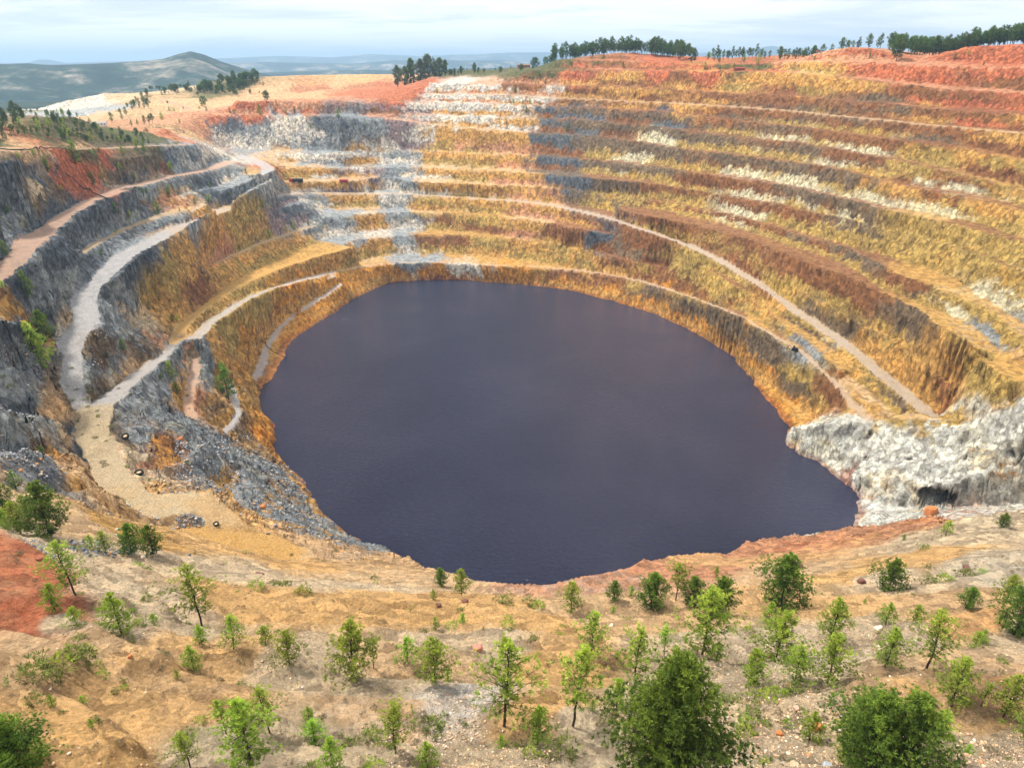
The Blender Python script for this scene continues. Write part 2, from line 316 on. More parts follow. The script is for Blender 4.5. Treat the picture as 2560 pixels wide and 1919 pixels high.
def rough(x,y):
    """warped height with broken crests, hummocks and rubble"""
    z0=samp(Z,x,y); d=np.hypot(x,y)
    rd=samp(rm,x,y); wet=ss(-1,4,z0)
    far=ss(110,260,d)
    wa=(1.9*far+.6)*(1-.8*rd)*(1-.45*ss(450,750,d))
    wx=x+wa*fbm(x/22,y/22,x*0,3,11)*1.5+wa*.55*vnoise(x/5,y/5,x*0,31); wy=y+wa*fbm(x/22,y/22,x*0,3,23)*1.5+wa*.55*vnoise(x/5,y/5,x*0,37)
    z=samp(Z,wx,wy); sl=samp(SL,wx,wy); rl=samp(REL,wx,wy); rd=np.maximum(rd*.6,samp(rm,wx,wy))*(1-ss(.4,.85,sl))
    face=ss(.24,.55,sl); flat=1-face; on=1-.85*rd
    z=z+wet*on*(1.3*far+.25)*fbm(x/28,y/28,x*0,3,41)
    z=z+wet*on*(.75*far*(.5+face)+.22)*fbm(x/7,y/7,z/9,3,43,.6)
    z=z+wet*on*(.45*far*(.4+face)+.16)*np.abs(vnoise(x/2.2,y/2.2,z/3,47))
    z=z+ss(940,1040,d)*(1-ss(1230,1300,d))*(1-face)*on*7*np.abs(fbm(x/60,y/45,x*0,4,141,.55))
    near=1-ss(60,240,d)
    q=z/5.5+.55*fbm(x/24,y/24,x*0,3,151); fr_=q-np.floor(q); nb_=(1-ss(120,170,d)); z=z+nb_*on*5.5*.42*(ss(.38,.62,fr_)-fr_)
    gx_=x+6*fbm(x/15,y/15,x*0,3,155); gy_=y+6*fbm(x/15,y/15,x*0,3,157); z=z-nb_*on*.45*ss(.3,1.0,1-np.abs(fbm(gx_/9,gy_/14,x*0,4,153))*3.0)
    z=z+on*near*(1.3*(ss(.1,.6,fbm(x/17,y/17,x*0,2,63))-.3)+.22*fbm(x/1.3,y/1.3,x*0,3,51,.7)+.10*vnoise(x/.38,y/.38,x*0,53)+.07*vnoise(x/.18,y/.18,x*0,57))
    return z,face,rl,rd
exec_far=None
def gz(x,y):
    z,_,_,_=rough(np.array([x],np.float32),np.array([y],np.float32)); return float(z[0])
def hit(u,v):
    """march the sight line to the ground -> world point where a thing stands"""
    d=ray(u,v); t=np.concatenate([np.arange(35,400,.5),np.arange(400,1700,1.)])/math.hypot(d[0],d[1])*1.0
    x,y,z=d[0]*t,d[1]*t,CAMH+d[2]*t
    g=samp(Z,x.astype(np.float32),y.astype(np.float32)); k=np.nonzero(z<=g)[0]
    i=k[0] if len(k) else len(t)-1
    return float(x[i]),float(y[i]),float(g[i])
#@@SEEDS
PAL=dict(O=SR(218,168,90),Y=SR(194,164,90),B=SR(154,106,66),K=SR(130,112,90),G=SR(156,164,170),D=SR(108,116,126),W=SR(232,226,216),R=SR(204,118,78),
 P=SR(220,160,120),T=SR(230,190,142),N=SR(224,156,54),V=SR(158,138,142),S=SR(240,192,128),U=SR(104,106,66),C=SR(230,232,224),E=SR(228,220,186),M=SR(158,106,74),L=SR(230,208,174),X=SR(210,188,158))
SEED='''
500 275 DWG;560 290 GWG;640 290 WGG;700 300 WGG;760 285 GDG;720 275 DGG;800 285 GKG;845 300 VVV;870 260 VWP;620 265 WGG;820 310 GWG
480 258 RPP;560 240 RPP;650 235 PRP;740 205 RPR;800 205 RPR;660 178 OTP;860 215 RBR;600 190 PTT;700 170 BOT;850 170 BRT;580 210 RPT;630 195 BRP;690 190 RBP;720 182 PTT;770 175 ORT;780 192 BRP;830 188 RPR;740 165 TOT;610 172 UPT;650 208 PRT;700 212 RPT;440 235 PTT;880 200 RBR
970 190 WPW;1050 190 WPP;1130 195 BPM;1000 215 WPW;1100 215 WOP;980 240 WOW;1060 240 WOW;900 245 WVP;840 240 VBP;1000 262 WOT;1120 262 OWT;1160 215 WPT
950 300 OYT;1020 300 OPT;1110 305 OPT;900 300 WVT;1180 250 DBK;1250 255 KDM;1190 300 DBK;1260 280 KDK;1200 345 DBK;1200 382 DKK;1300 345 KYM;1240 420 DKM;1320 425 KYM
1250 175 ROM;1350 180 OBM;1450 175 BOM;1250 205 BOM;1400 205 OBM;1550 210 BOM;1700 215 BMM;1900 215 BKM;2100 215 BRM;1500 235 OBM;1350 230 BOM;1700 245 BKM;1900 245 KBM;2100 260 BRM
1350 270 KBM;1450 270 KDM;1400 310 KEM;1550 300 KEM;1550 260 BKM;1700 280 KEM;1700 330 KEM;1700 300 BEM;1850 280 BYM;1850 330 BEM;1850 380 KEM;2000 290 BKM;2000 350 YEM;2150 310 OBM;2150 370 YBO;1990 250 BOM
1450 350 KYM;1600 350 KEM;1600 380 BEM;1750 400 KEM;1900 430 YEM;2050 400 BEM;2150 450 OYM;2050 470 YEO;2150 500 YEM;1950 400 OBM;1850 460 KEM;2000 530 YEO;2150 560 YEM;1500 390 BEM;1350 380 KEM;1350 345 KEM
1450 420 BEM;1600 430 BEM;1700 470 BEM;1500 470 BEM;1800 520 KEM;1650 520 BYM;1750 560 BYM;1900 560 KYM;2000 600 BYO;2150 640 YEO;1850 620 BYM;1700 620 BYO;2000 680 KYO;2150 740 YGO;2050 770 OYO;2150 820 YOO;1600 580 YBM;1400 500 BYM
1300 150 RRP;1400 165 RBR;1500 155 RRO;1650 155 ORR;1850 130 RPP;1780 128 PRP;2000 120 RRP;2150 110 RRR;2000 160 RRP;2150 175 RBP;1900 160 RRP;1750 150 OYT;1600 175 OYO;1750 180 OYO;1850 180 OBM;2000 190 BRP;2150 195 RBP;1450 130 RRR;1250 160 RRU
700 345 WGG;780 345 WOG;860 350 GWG;930 345 OYT;1020 345 OYT;1110 350 OPT;640 350 WOT;780 380 VOT;860 385 GWG;930 380 OWT;1020 385 OYT;1110 385 OPT;760 407 OVT;860 407 GWG;950 410 OWT;1100 415 OPT;1165 425 POT;680 380 OWT
780 440 OYT;700 450 GWG;870 460 GWG;930 450 YOT;1050 440 OYO;1180 450 OPT;740 470 GWG;790 485 OYW;800 500 BOW;870 520 GWG;940 490 BYO;1050 490 YBO;1150 490 OPT;1230 500 BOM;1290 520 DBM;1350 530 BKM;800 540 OYT;700 510 GWG;740 500 GWG;960 540 BYO;1050 540 YOO;1170 560 OYO;1250 560 OYO;870 570 GWG;910 560 GWG;850 440 WGG;900 480 GWG
830 595 NOO;930 595 NBT;1000 595 WNT;1100 602 NON;1200 612 NON;1300 637 NON;1400 662 NON;1500 705 NON;1600 775 NON;1650 825 NON;1750 905 NOO;1690 880 NNO;1200 590 BOO;1300 600 BOM;1400 640 KNM;1500 675 KNM;1580 720 KYM;1650 760 KNM;1720 820 YKO;1850 880 YBO;1800 865 BYT;1500 600 YBM;1400 580 YBM;1650 660 OYO;1750 720 YKO;1760 760 GKO;1850 780 YOO;1950 850 YOO;2040 850 OBO;1950 900 YOT;1900 870 KYT
540 480 YOT;600 490 DVL;640 455 DVG;480 530 OPO;420 560 OVG;560 530 OYO;650 530 OYO;740 545 OYO;350 620 YOT;600 570 OYO;430 640 OBO;500 610 YOO;660 590 ONO;560 655 YOT;640 640 NOO;720 620 NOO;620 700 NON;545 760 NOO;545 850 NOO;580 930 NNN;480 800 OYO;500 700 YOO;440 690 YOT;470 740 OYT;500 850 OTG;450 880 OKG;470 900 KOG;430 760 GPG;430 860 PON
250 530 DGG;300 460 DGK;150 500 DDG;60 480 DGK;200 450 DDG;30 420 DGG;100 390 DKL;400 440 OPT;350 480 GDT;450 410 DDG;520 390 GWG;560 385 WGO;480 360 GDG;420 325 GWG;380 345 DGG;450 345 WGW;480 335 WGW;340 335 KMU;280 340 KDU;150 365 RRR;230 350 RKR;130 350 RRR;60 360 DKT;20 370 DKL;90 400 LKL;390 415 GLG;300 400 GKL;420 310 WDR;360 290 RPP;590 360 ROR;610 370 OYT;580 375 GGO;640 365 OKT
60 630 DGG;130 600 DGG;100 640 GDG;40 700 DOG;80 720 OGT;50 770 GDG;60 850 GDG;120 900 LTO;200 560 DDG;230 690 GLG;280 680 GLG;220 760 KGG;300 740 GKL;350 800 GTL;400 830 GTL;450 780 GLP;300 850 GLG;350 900 GDG;300 950 GLL;420 930 GDG;330 965 BNM;450 1000 GLG;550 1010 GDG;600 1060 GOG;520 1060 GOG;650 1080 GOG;140 1030 TOO;80 1000 GDG;50 950 GKG;170 960 KDT;180 1060 TOO;60 1090 LTT;290 1010 LPP;230 850 GKG
430 1090 SWE;350 1100 SSE;550 1150 SOS;700 1180 TGT;640 1130 GOG;600 1210 SOS;800 1210 TOT;300 1160 OTO;200 1140 TLT;100 1185 LTL;50 1230 RTR;60 1330 RTR;120 1310 RTR;250 1270 LTL;350 1220 GTL;500 1245 TGL;700 1260 LTL;850 1250 TLT;600 1300 SOS;800 1310 SOS;450 1400 STS;280 1330 TGL;160 1340 TGL;50 1420 TST;150 1400 TLT;250 1500 SSS;200 1600 SOS;350 1450 SOT;400 1520 STS;600 1450 TLL;750 1480 TGL;800 1520 TWT;970 1510 WTW;1150 1520 SOS;1190 1440 SOS;900 1440 TLT
1000 1320 SOS;1150 1350 SOS;1300 1330 SLT;1000 1400 TLL;1400 1350 TST;1350 1240 PWP;1450 1235 PRP;1600 1210 PSS;1700 1180 PRP;1800 1170 PSP;1750 1230 TLT;1900 1250 LTL;1990 1205 SOS;1850 1235 OSS;2100 1170 LTL;2150 1200 LGL;1800 1300 STS;2000 1300 TST;2100 1340 SRS;1900 1380 TLL;1700 1420 TWL;1560 1430 TLL;1700 1445 LLL;1480 1480 LLL;2150 1450 TLT;1500 1600 TGL;1300 1550 LGL;1700 1550 TLL;1600 1600 LTL;2100 1560 SOT;2180 1620 GLG;1000 1620 TLL;700 1600 TLL;500 1600 LGL;1200 1620 KLL;1650 1640 TWL;2190 1500 ROT;2190 1370 TGL;250 1430 TTS
1750 960 CCC;1850 970 CCC;1950 980 CCC;2050 990 CCC;2150 960 CCC;2100 1050 CCC;1900 1060 CCC;1880 1032 CRC;2110 985 COC;1950 1110 CCW;2100 1108 WPP;2200 900 CCC;2000 930 CYC;1800 940 CYC
100 300 UMU;20 290 PUT;60 310 RUT;150 270 UKU;230 300 UKU;300 310 UUU;400 270 PTP;430 265 PRP;60 340 TUT;200 325 UTU;100 215 WCW;200 215 WOC;30 215 WCW;220 240 CWG;260 205 OWT;330 235 TUT;380 225 PTT;460 205 UTU;300 250 TUT;0 240 UWU;330 210 UUT;520 170 UUU;350 270 TUP;320 290 UUU;-80 300 UUU
1000 158 UUU;1150 150 UUU;1300 148 UUR;1600 140 UUR;2000 105 UUU'''
sp_,sc_=[],[]
for t in SEED.replace('\n',';').split(';'):
    if not t.strip(): continue
    a,b,c=t.split(); c=c.replace('G','X') if float(b)>1200 else c; c=c.replace('E','Y') if (int(a)//50+int(b)//30)%2 and float(b)<900 else c; x,y,z=hit(float(a),float(b)); sp_.append((x,y,z*1.8)); sc_.append(sum([list(PAL[q]) for q in c],[]))
SPt=np.array(sp_,np.float32); SCt=np.array(sc_,np.float32)
def colours(x,y,z):
    n=len(x); out=np.empty((n,9),np.float32); d=np.hypot(x,y)
    wa=np.clip(d*.06,7,38)
    fs=np.clip(d*.06,7,42); qx=x+wa*fbm(x/35,y/35,z/35,5,71,.62)+fs*.4*fbm(x/4.5,y/4.5,z/4.5,3,73); qy=y+wa*fbm(x/35,y/35,z/35,5,79,.62)+fs*.4*fbm(x/4.5,y/4.5,z/4.5,3,75); qz=1.8*z+wa*.5*fbm(x/14,y/14,z/14,2,87)
    for s in range(0,n,40000):
        e=min(n,s+40000)
        dd=(qx[s:e,None]-SPt[None,:,0])**2+(qy[s:e,None]-SPt[None,:,1])**2+(qz[s:e,None]-SPt[None,:,2])**2
        dd/=dd.min(1)[:,None]+1e-3; W=(dd+.02)**-4.0; W/=W.sum(1)[:,None]; out[s:e]=W@SCt
    cr=ss(3.6,1.8,z+.8*fbm(x/5,y/5,x*0,2,77))[:,None] if False else (1-ss(1.2,2.6,z+.8*fbm(x/5,y/5,x*0,2,77)))[:,None]
    rust=np.array([SR(150,74,44)*3],np.float32).reshape(1,9); out=out*(1-.6*cr)+rust*.6*cr
    return out
# ---------------------------------------------------------------- ground mesh: fan of profiles, denser where the surface turns
az=np.concatenate([np.linspace(-78,-38.5,170,endpoint=False),np.linspace(-38.5,38.5,1350,endpoint=False),np.linspace(38.5,78,170)])
NR=880
rf=np.concatenate([np.arange(10,140,.3),np.arange(140,420,.6),np.arange(420,1520,1.0)]).astype(np.float32)
NA=len(az); sa=np.sin(np.radians(az))[:,None].astype(np.float32); ca=np.cos(np.radians(az))[:,None].astype(np.float32)
ZZ=samp(Z,(rf*sa).ravel(),(rf*ca).ravel()).reshape(NA,-1)
dr=np.diff(rf)[None]; dz=np.diff(ZZ,axis=1); dist=np.hypot(rf[1:],CAMH-ZZ[:,1:])
ST=(np.hypot(dr,dz*1.3)/dist)*.5+np.abs((CAMH-ZZ[:,:-1])/rf[:-1]-(CAMH-ZZ[:,1:])/rf[1:])*.8+.00018*dr
for _ in range(40):
    q=np.pad(ST,((1,1),(0,0)),'edge'); ST=(q[:-2]+q[1:-1]+q[2:])/3
PX=np.empty((NA,NR),np.float32); PY=PX.copy()
for i in range(NA):
    cu=np.concatenate([[0],np.cumsum(ST[i])]); r=np.interp(np.linspace(0,cu[-1],NR),cu,rf); PX[i]=r*sa[i]; PY[i]=r*ca[i]
PX=PX.ravel(); PY=PY.ravel(); del ZZ,ST,q
PZ,FACE,RL,RD=rough(PX,PY)
def mesh_grid(name,x,y,z,na,nr):
    me=bpy.data.meshes.new(name); n=na*nr
    me.vertices.add(n); me.vertices.foreach_set('co',np.stack([x,y,z],1).astype(np.float32).ravel())
    i=np.arange(na-1)[:,None]*nr+np.arange(nr-1)[None,:]
    q=np.stack([i,i+1,i+nr+1,i+nr],-1).reshape(-1,4)[:,::-1]
    me.loops.add(q.size); me.loops.foreach_set('vertex_index',q.ravel().astype(np.int32))
    me.polygons.add(len(q)); me.polygons.foreach_set('loop_start',np.arange(0,q.size,4,dtype=np.int32))
    me.update(calc_edges=True); me.polygons.foreach_set('use_smooth',np.ones(len(q),bool)); return me
def cells(x,y,z,s): return _h(np.floor(x).astype(np.int64),np.floor(y).astype(np.int64),np.floor(z).astype(np.int64),s)
def vcol(me,name,rgb):
    a=me.attributes.new(name,'FLOAT_COLOR','POINT'); c=np.ones((len(rgb),4),np.float32); c[:,:3]=rgb; a.data.foreach_set('color',c.ravel())
# sideways relief on the faces so that buttresses and gullies stand out
d_=np.hypot(PX,PY); oc=hit(1960,985); fa=FACE*ss(120,260,d_)*(1-RD)*ss(0,4,PZ)*(1-.75*(1-ss(55,95,np.hypot(PX-oc[0],PY-oc[1]))))
ang=np.arctan2(PY-CEN[1],PX-CEN[0]); 
wx_=PX+1.6*fbm(PX/5,PY/5,PZ/5,2,121)+.25*PZ; wy_=PY+1.6*fbm(PX/5,PY/5,PZ/5,2,123)-.3*PZ; wz_=PZ+.8*fbm(PX/6,PY/6,PZ/6,2,125)+.15*PX
but=(2.4*fbm(PX/13,PY/13,PZ/13,3,91,.6)+.85*cells(wx_/5.2,wy_/5.2,wz_/3.4,131)+.5*cells(wx_/2.3,wy_/2.3,wz_/1.7,133)+.4*vnoise(PX/1.9,PY/1.9,PZ/1.6,95))*(1-.35*ss(450,750,d_))*fa
PX2=PX-np.cos(ang)*but; PY2=PY-np.sin(ang)*but
oc=hit(1960,985); wq=1-ss(55,95,np.hypot(PX-oc[0],PY-oc[1])); k_=wq*ss(1,6,PZ)
PZ=PZ+k_*(1.8*fbm(PX/12,PY/12,PX*0,4,111,.55)); b3_=k_*(5.0*(np.abs(fbm(PX/11,PY/11,PZ/11,4,115,.55))-.2)+1.6*np.abs(vnoise(wx_/4,wy_/4,wz_/4,119))+.35*cells(wx_/2.4,wy_/2.4,wz_/2,117)); PX2=PX2-np.sin(np.arctan2(PX,PY))*b3_; PY2=PY2-np.cos(np.arctan2(PX,PY))*b3_
for (u_,v_,hw,hh,dep) in ((2022,1080,9,4.2,18),(1965,998,1.8,2,5),(1878,942,1.6,2.4,5),(1870,992,1.4,1.4,4),(2172,1055,1.4,2,4),(2190,985,4,1.2,5),(2085,992,1.4,2,4)):
    c_=hit(u_,v_); vx,vy=c_[0]/math.hypot(c_[0],c_[1]),c_[1]/math.hypot(c_[0],c_[1])
    s_=(PX-c_[0])*vy-(PY-c_[1])*vx; t_=(PX-c_[0])*vx+(PY-c_[1])*vy
    q_=(s_/hw)**2+((PZ-c_[2])/hh)**2+(t_/(hw*1.4))**4; g_=np.clip(1-q_,0,1)**.5*dep; PX2=PX2+vx*g_; PY2=PY2+vy*g_; PZ=PZ-.12*g_
me=mesh_grid('ground',PX2,PY2,PZ,NA,NR)
CC=colours(PX,PY,PZ)
vcol(me,'ca',CC[:,:3]); vcol(me,'cb',CC[:,3:6]); 
rdc=samp(rc,PX,PY); rdm=ss(.3,.75,RD+.7*fbm(PX/5,PY/5,PX*0,4,97,.65))
CF=CC[:,6:9]*(1-rdm[:,None])+rdc*rdm[:,None]
vcol(me,'cf',CF)
vcol(me,'mk',np.stack([1-np.maximum(0,FACE-rdm)*(.12+.88*ss(135,260,d_)),np.clip(.5-RL*.5,0,1),rdm],1))
ground=bpy.data.objects.new('ground',me); COL.objects.link(ground); ground['kind']='structure'
# ---------------------------------------------------------------- materials
def newmat(name):
    m=bpy.data.materials.new(name); m.use_nodes=True; nt=m.node_tree; b=nt.nodes['Principled BSDF']; b.inputs['Roughness'].default_value=.9; b.inputs['Specular IOR Level'].default_value=.15
    return m,nt,b
def att(nt,n): return N(nt,'ShaderNodeAttribute',attribute_name=n).outputs['Color']
m,nt,b=newmat('pit_rock')
geo=N(nt,'ShaderNodeNewGeometry'); pos=geo.outputs['Position']
def mapn(sc_,s,d=6,r=.6,dist=0.0,typ='ShaderNodeTexNoise'):
    v=N(nt,'ShaderNodeMapping',{'Vector':pos,'Scale':sc_}).outputs[0]
    return N(nt,typ,{'Vector':v,'Scale':s,'Detail':d,'Roughness':r,'Distortion':dist}).outputs[0]
ca_,cb_,cf_,mk=att(nt,'ca'),att(nt,'cb'),att(nt,'cf'),att(nt,'mk')
sep=N(nt,'ShaderNodeSeparateColor',{0:mk})
flat,low,road=sep.outputs[0],sep.outputs[1],sep.outputs[2]
streak=mapn((1,1,.6),.10,9,.78,.2); streak2=mapn((1,1,.5),.42,8,.8,.2)
t=mth(nt,'ADD',mth(nt,'MULTIPLY',mth(nt,'SUBTRACT',streak,.5),4.2),mth(nt,'MULTIPLY',mth(nt,'SUBTRACT',low,.5),2.4))
t=mth(nt,'ADD',t,mth(nt,'MULTIPLY',mth(nt,'SUBTRACT',streak2,.5),2.2))
tt=ramp(nt,mth(nt,'ADD',t,.25,clamp=True),[(.36,(0,0,0)),(.60,(1,1,1))])
fc=mixc(nt,tt,ca_,cb_)
# dark seams, weathered crusts and mineral patches that belong to the rock
sm=mapn((1,1,.4),.30,9,.78,.9); s3=mapn((1,1,.5),1.3,6,.8,.4)
fc=mixc(nt,1.0,fc,ramp(nt,sm,[(.30,(.34,.31,.29)),(.42,(.68,.65,.62)),(.5,(1,1,1)),(.60,(1.08,1.07,1.04)),(.72,(1.42,1.38,1.28))]),'MULTIPLY')
fc=mixc(nt,1.0,fc,ramp(nt,s3,[(.32,(.50,.48,.46)),(.46,(.92,.91,.90)),(.56,(1.08,1.07,1.05)),(.70,(1.5,1.46,1.4))]),'MULTIPLY')
vb=N(nt,'ShaderNodeTexVoronoi',{'Vector':N(nt,'ShaderNodeMapping',{'Vector':N(nt,'ShaderNodeVectorMath',{0:pos,1:N(nt,'ShaderNodeVectorMath',{0:N(nt,'ShaderNodeTexNoise',{'Vector':pos,'Scale':.4,'Detail':4}).outputs['Color'],3:3.0},operation='SCALE').outputs[0]}).outputs[0],'Scale':(1,1,.7)}).outputs[0],'Scale':.42,'Randomness':1.0})
vs=N(nt,'ShaderNodeSeparateColor',{0:vb.outputs['Color']}).outputs[0]
fc=mixc(nt,1.0,fc,ramp(nt,vs,[(0,(.56,.53,.51)),(.35,(.88,.87,.86)),(.7,(1.08,1.07,1.05)),(1,(1.42,1.38,1.3))]),'MULTIPLY')
fc=mixc(nt,1.0,fc,ramp(nt,vb.outputs['Distance'],[(.0,(1.08,)*3),(.55,(1,)*3),(.9,(.62,.6,.58))]),'MULTIPLY')
mn=mapn((1,1,.6),.055,7,.72,.5)
fc=mixc(nt,ramp(nt,mn,[(.55,(0,0,0)),(.64,(.55,.55,.55))]),fc,mixc(nt,1.0,fc,(1.32,.98,.5),'MULTIPLY'))
fc=mixc(nt,ramp(nt,mn,[(.34,(.5,.5,.5)),(.43,(0,0,0))]),fc,mixc(nt,1.0,fc,(.62,.66,.72),'MULTIPLY'))
big=mapn((1,1,1),.035,5,.6,.5)
fc=mixc(nt,1.0,fc,ramp(nt,big,[(.3,(.74,.72,.72)),(.5,(1,1,1)),(.7,(1.2,1.14,1.0))]),'MULTIPLY')
# benches: rubble and dust
f1=mapn((1,1,1),.22,7,.7); f2=mapn((1,1,1),1.6,6,.75)
fl=mixc(nt,ramp(nt,f1,[(.42,(0,0,0)),(.66,(.8,.8,.8))]),cf_,mixc(nt,.5,ca_,cb_))
fl=mixc(nt,road,fl,mixc(nt,ramp(nt,f1,[(.40,(0,0,0)),(.62,(.7,.7,.7))]),cf_,mixc(nt,.5,ca_,cf_)))
fl=mixc(nt,1.0,fl,ramp(nt,f2,[(.30,(.42,.40,.38)),(.44,(.88,.87,.86)),(.56,(1.08,1.07,1.05)),(.70,(1.55,1.5,1.45))]),'MULTIPLY')
c=mixc(nt,flat,fc,fl)
fl2=mixc(nt,1.0,fl,ramp(nt,vs,[(0,(.66,.64,.62)),(.5,(1,1,1)),(1,(1.3,1.27,1.22))]),'MULTIPLY'); fl=mixc(nt,road,fl2,fl); c=mixc(nt,flat,fc,fl)
# stones
vo=N(nt,'ShaderNodeTexVoronoi',{'Vector':pos,'Scale':2.6,'Randomness':1.0}); 
st=ramp(nt,vo.outputs['Color'],[(0,(.55,.55,.56)),(.6,(1,1,1)),(1,(1.35,1.32,1.28))])
c=mixc(nt,mth(nt,'MULTIPLY',ramp(nt,mapn((1,1,1),.12,4),[(.42,(0,0,0)),(.6,(.8,.8,.8))]),mth(nt,'SUBTRACT',1.0,road)),c,mixc(nt,1.0,c,st,'MULTIPLY'))
hs=N(nt,'ShaderNodeHueSaturation',{'Saturation':.97,'Value':.93,'Color':c})
nt.links.new(hs.outputs[0],b.inputs['Base Color'])
h=mth(nt,'ADD',mth(nt,'MULTIPLY',sm,1.2),mth(nt,'MULTIPLY',mapn((1,1,1),1.1,8,.75),.8))
h=mth(nt,'ADD',h,mth(nt,'MULTIPLY',f2,.25))
bp=N(nt,'ShaderNodeBump',{'Strength':1.0,'Distance':1.7,'Height':h}); nt.links.new(bp.outputs[0],b.inputs['Normal'])
me.materials.append(m)
# water
m,nt,b=newmat('mine_water')
b.inputs['Base Color'].default_value=(.016,.026,.062,1); b.inputs['Specular Tint'].default_value=(.8,.88,1,1); b.inputs['Roughness'].default_value=.16; b.inputs['IOR'].default_value=1.5; b.inputs['Specular IOR Level'].default_value=.5
pos=N(nt,'ShaderNodeNewGeometry').outputs['Position']
w1=N(nt,'ShaderNodeTexNoise',{'Vector':N(nt,'ShaderNodeMapping',{'Vector':pos,'Scale':(1,1.7,1),'Rotation':(0,0,R(25))}).outputs[0],'Scale':.34,'Detail':6,'Roughness':.68,'Distortion':.8}).outputs[0]
w2=N(nt,'ShaderNodeTexNoise',{'Vector':pos,'Scale':.012,'Detail':3,'Roughness':.5,'Distortion':.8}).outputs[0]
bp=N(nt,'ShaderNodeBump',{'Strength':ramp(nt,w2,[(.30,(.78,)*3),(.70,(1,)*3)]),'Distance':3.6,'Height':w1}); nt.links.new(bp.outputs[0],b.inputs['Normal'])
nt.links.new(ramp(nt,w2,[(.30,(.05,)*3),(.70,(.13,)*3)]),b.inputs['Roughness'])
P=np.array(shw); xs=(P[:,0].min()-8,P[:,0].max()+8); ys=(P[:,1].min()-8,P[:,1].max()+8)
wm=bpy.data.meshes.new('water'); C0=P[:,:2].mean(0); big=[(C0[0]+(p[0]-C0[0])*1.03+ (6 if p[0]>C0[0] else -6)*.5,C0[1]+(p[1]-C0[1])*1.03,0) for p in P[:-1]]
wm.from_pydata(big,[],[list(range(len(big)))]); wm.materials.append(m)
wo_=bpy.data.objects.new('water',wm); COL.objects.link(wo_); wo_['kind']='structure'
# ---------------------------------------------------------------- far hills
ridges=[ # distance, width, base, profile [(Fx,Fy)...]
 (3800,900,[(-300,150),(0,139),(60,137),(110,141),(200,138),(300,133),(350,128),(385,117),(412,111),(440,118),(480,134),(540,152),(600,166),(700,172),(2600,175)]),
 (6500,1000,[(-300,150),(300,150),(560,158),(700,152),(900,150),(1100,146),(1200,147),(1400,142),(1700,140),(2600,140)]),
 (11000,1800,[(-300,140),(400,140),(560,134),(760,138),(850,131),(930,128),(1000,131),(1080,130),(1160,136),(1500,130),(1800,130),(2600,130)]),
 (19000,2500,[(-300,134),(60,136),(85,128),(105,129),(140,136),(480,126),(600,121),(720,124),(800,117),(900,121),(1000,119),(1100,114),(1180,113),(1280,120),(1400,112),(1500,116),(1600,108),(1640,104),(1668,99),(1700,106),(1780,112),(1900,116),(2600,118)])]
def far_h(a,r):
    base=150-ss(1500,5000,r)*130; z=base+18*fbm(np.sin(a)*r/420,np.cos(a)*r/420,a*0,4,5)
    for D,wd,prof in ridges:
        uu=np.array([p[0] for p in prof],float); vv=np.array([p[1] for p in prof],float)
        azs=[];hh=[]
        for u_,v_ in prof:
            d=ray(u_,v_); azs.append(math.atan2(d[0],d[1])); hh.append(d[2]/math.hypot(d[0],d[1]))
        el=np.interp(a,azs,hh); x,y=np.sin(a)*r,np.cos(a)*r
        top=CAMH+el*D
        nz=fbm(x/(D*.07),y/(D*.07),a*0,5,int(D)%97,.55)
        s=np.abs(r-D)/wd*(1+.35*nz); g=np.where(s<1,1-s*s*(3-2*s)*1.0,0)
        g=np.clip(g,0,1)
        z=np.maximum(z,base+(top-base)*g+ (g*(1-g))*4*D*.012*nz)
    return z
az2=np.radians(np.linspace(-85,85,1300)); r2=1490*np.exp(np.linspace(0,math.log(30000/1490),330))
A2,R2=np.meshgrid(az2,r2,indexing='ij'); 
zf=far_h(A2,R2)
ex,ey=np.sin(A2)*1490,np.cos(A2)*1490
ze=samp(Z,ex.ravel().astype(np.float32),ey.ravel().astype(np.float32)).reshape(A2.shape)
bl=ss(1490,2300,R2); zf=(ze-1.5)*(1-bl)+zf*bl
X_,Y_=(np.sin(A2)*R2).ravel(),(np.cos(A2)*R2).ravel()
hm=mesh_grid('hills',X_,Y_,zf.ravel(),len(az2),len(r2))
m,nt,b=newmat('hill_cover')
pos=N(nt,'ShaderNodeNewGeometry').outputs['Position']
a1=N(nt,'ShaderNodeTexNoise',{'Vector':pos,'Scale':.0022,'Detail':9,'Roughness':.68,'Distortion':.6}).outputs[0]
a2=N(nt,'ShaderNodeTexNoise',{'Vector':pos,'Scale':.018,'Detail':6,'Roughness':.7}).outputs[0]
c=ramp(nt,mth(nt,'ADD',mth(nt,'MULTIPLY',a1,.7),mth(nt,'MULTIPLY',a2,.3)),[(.44,(.010,.034,.034)),(.51,(.026,.055,.046)),(.55,(.11,.12,.10)),(.62,(.38,.32,.25))])
nt.links.new(c,b.inputs['Base Color']); hm.materials.append(m)
ho=bpy.data.objects.new('hills',hm); COL.objects.link(ho); ho['kind']='structure'
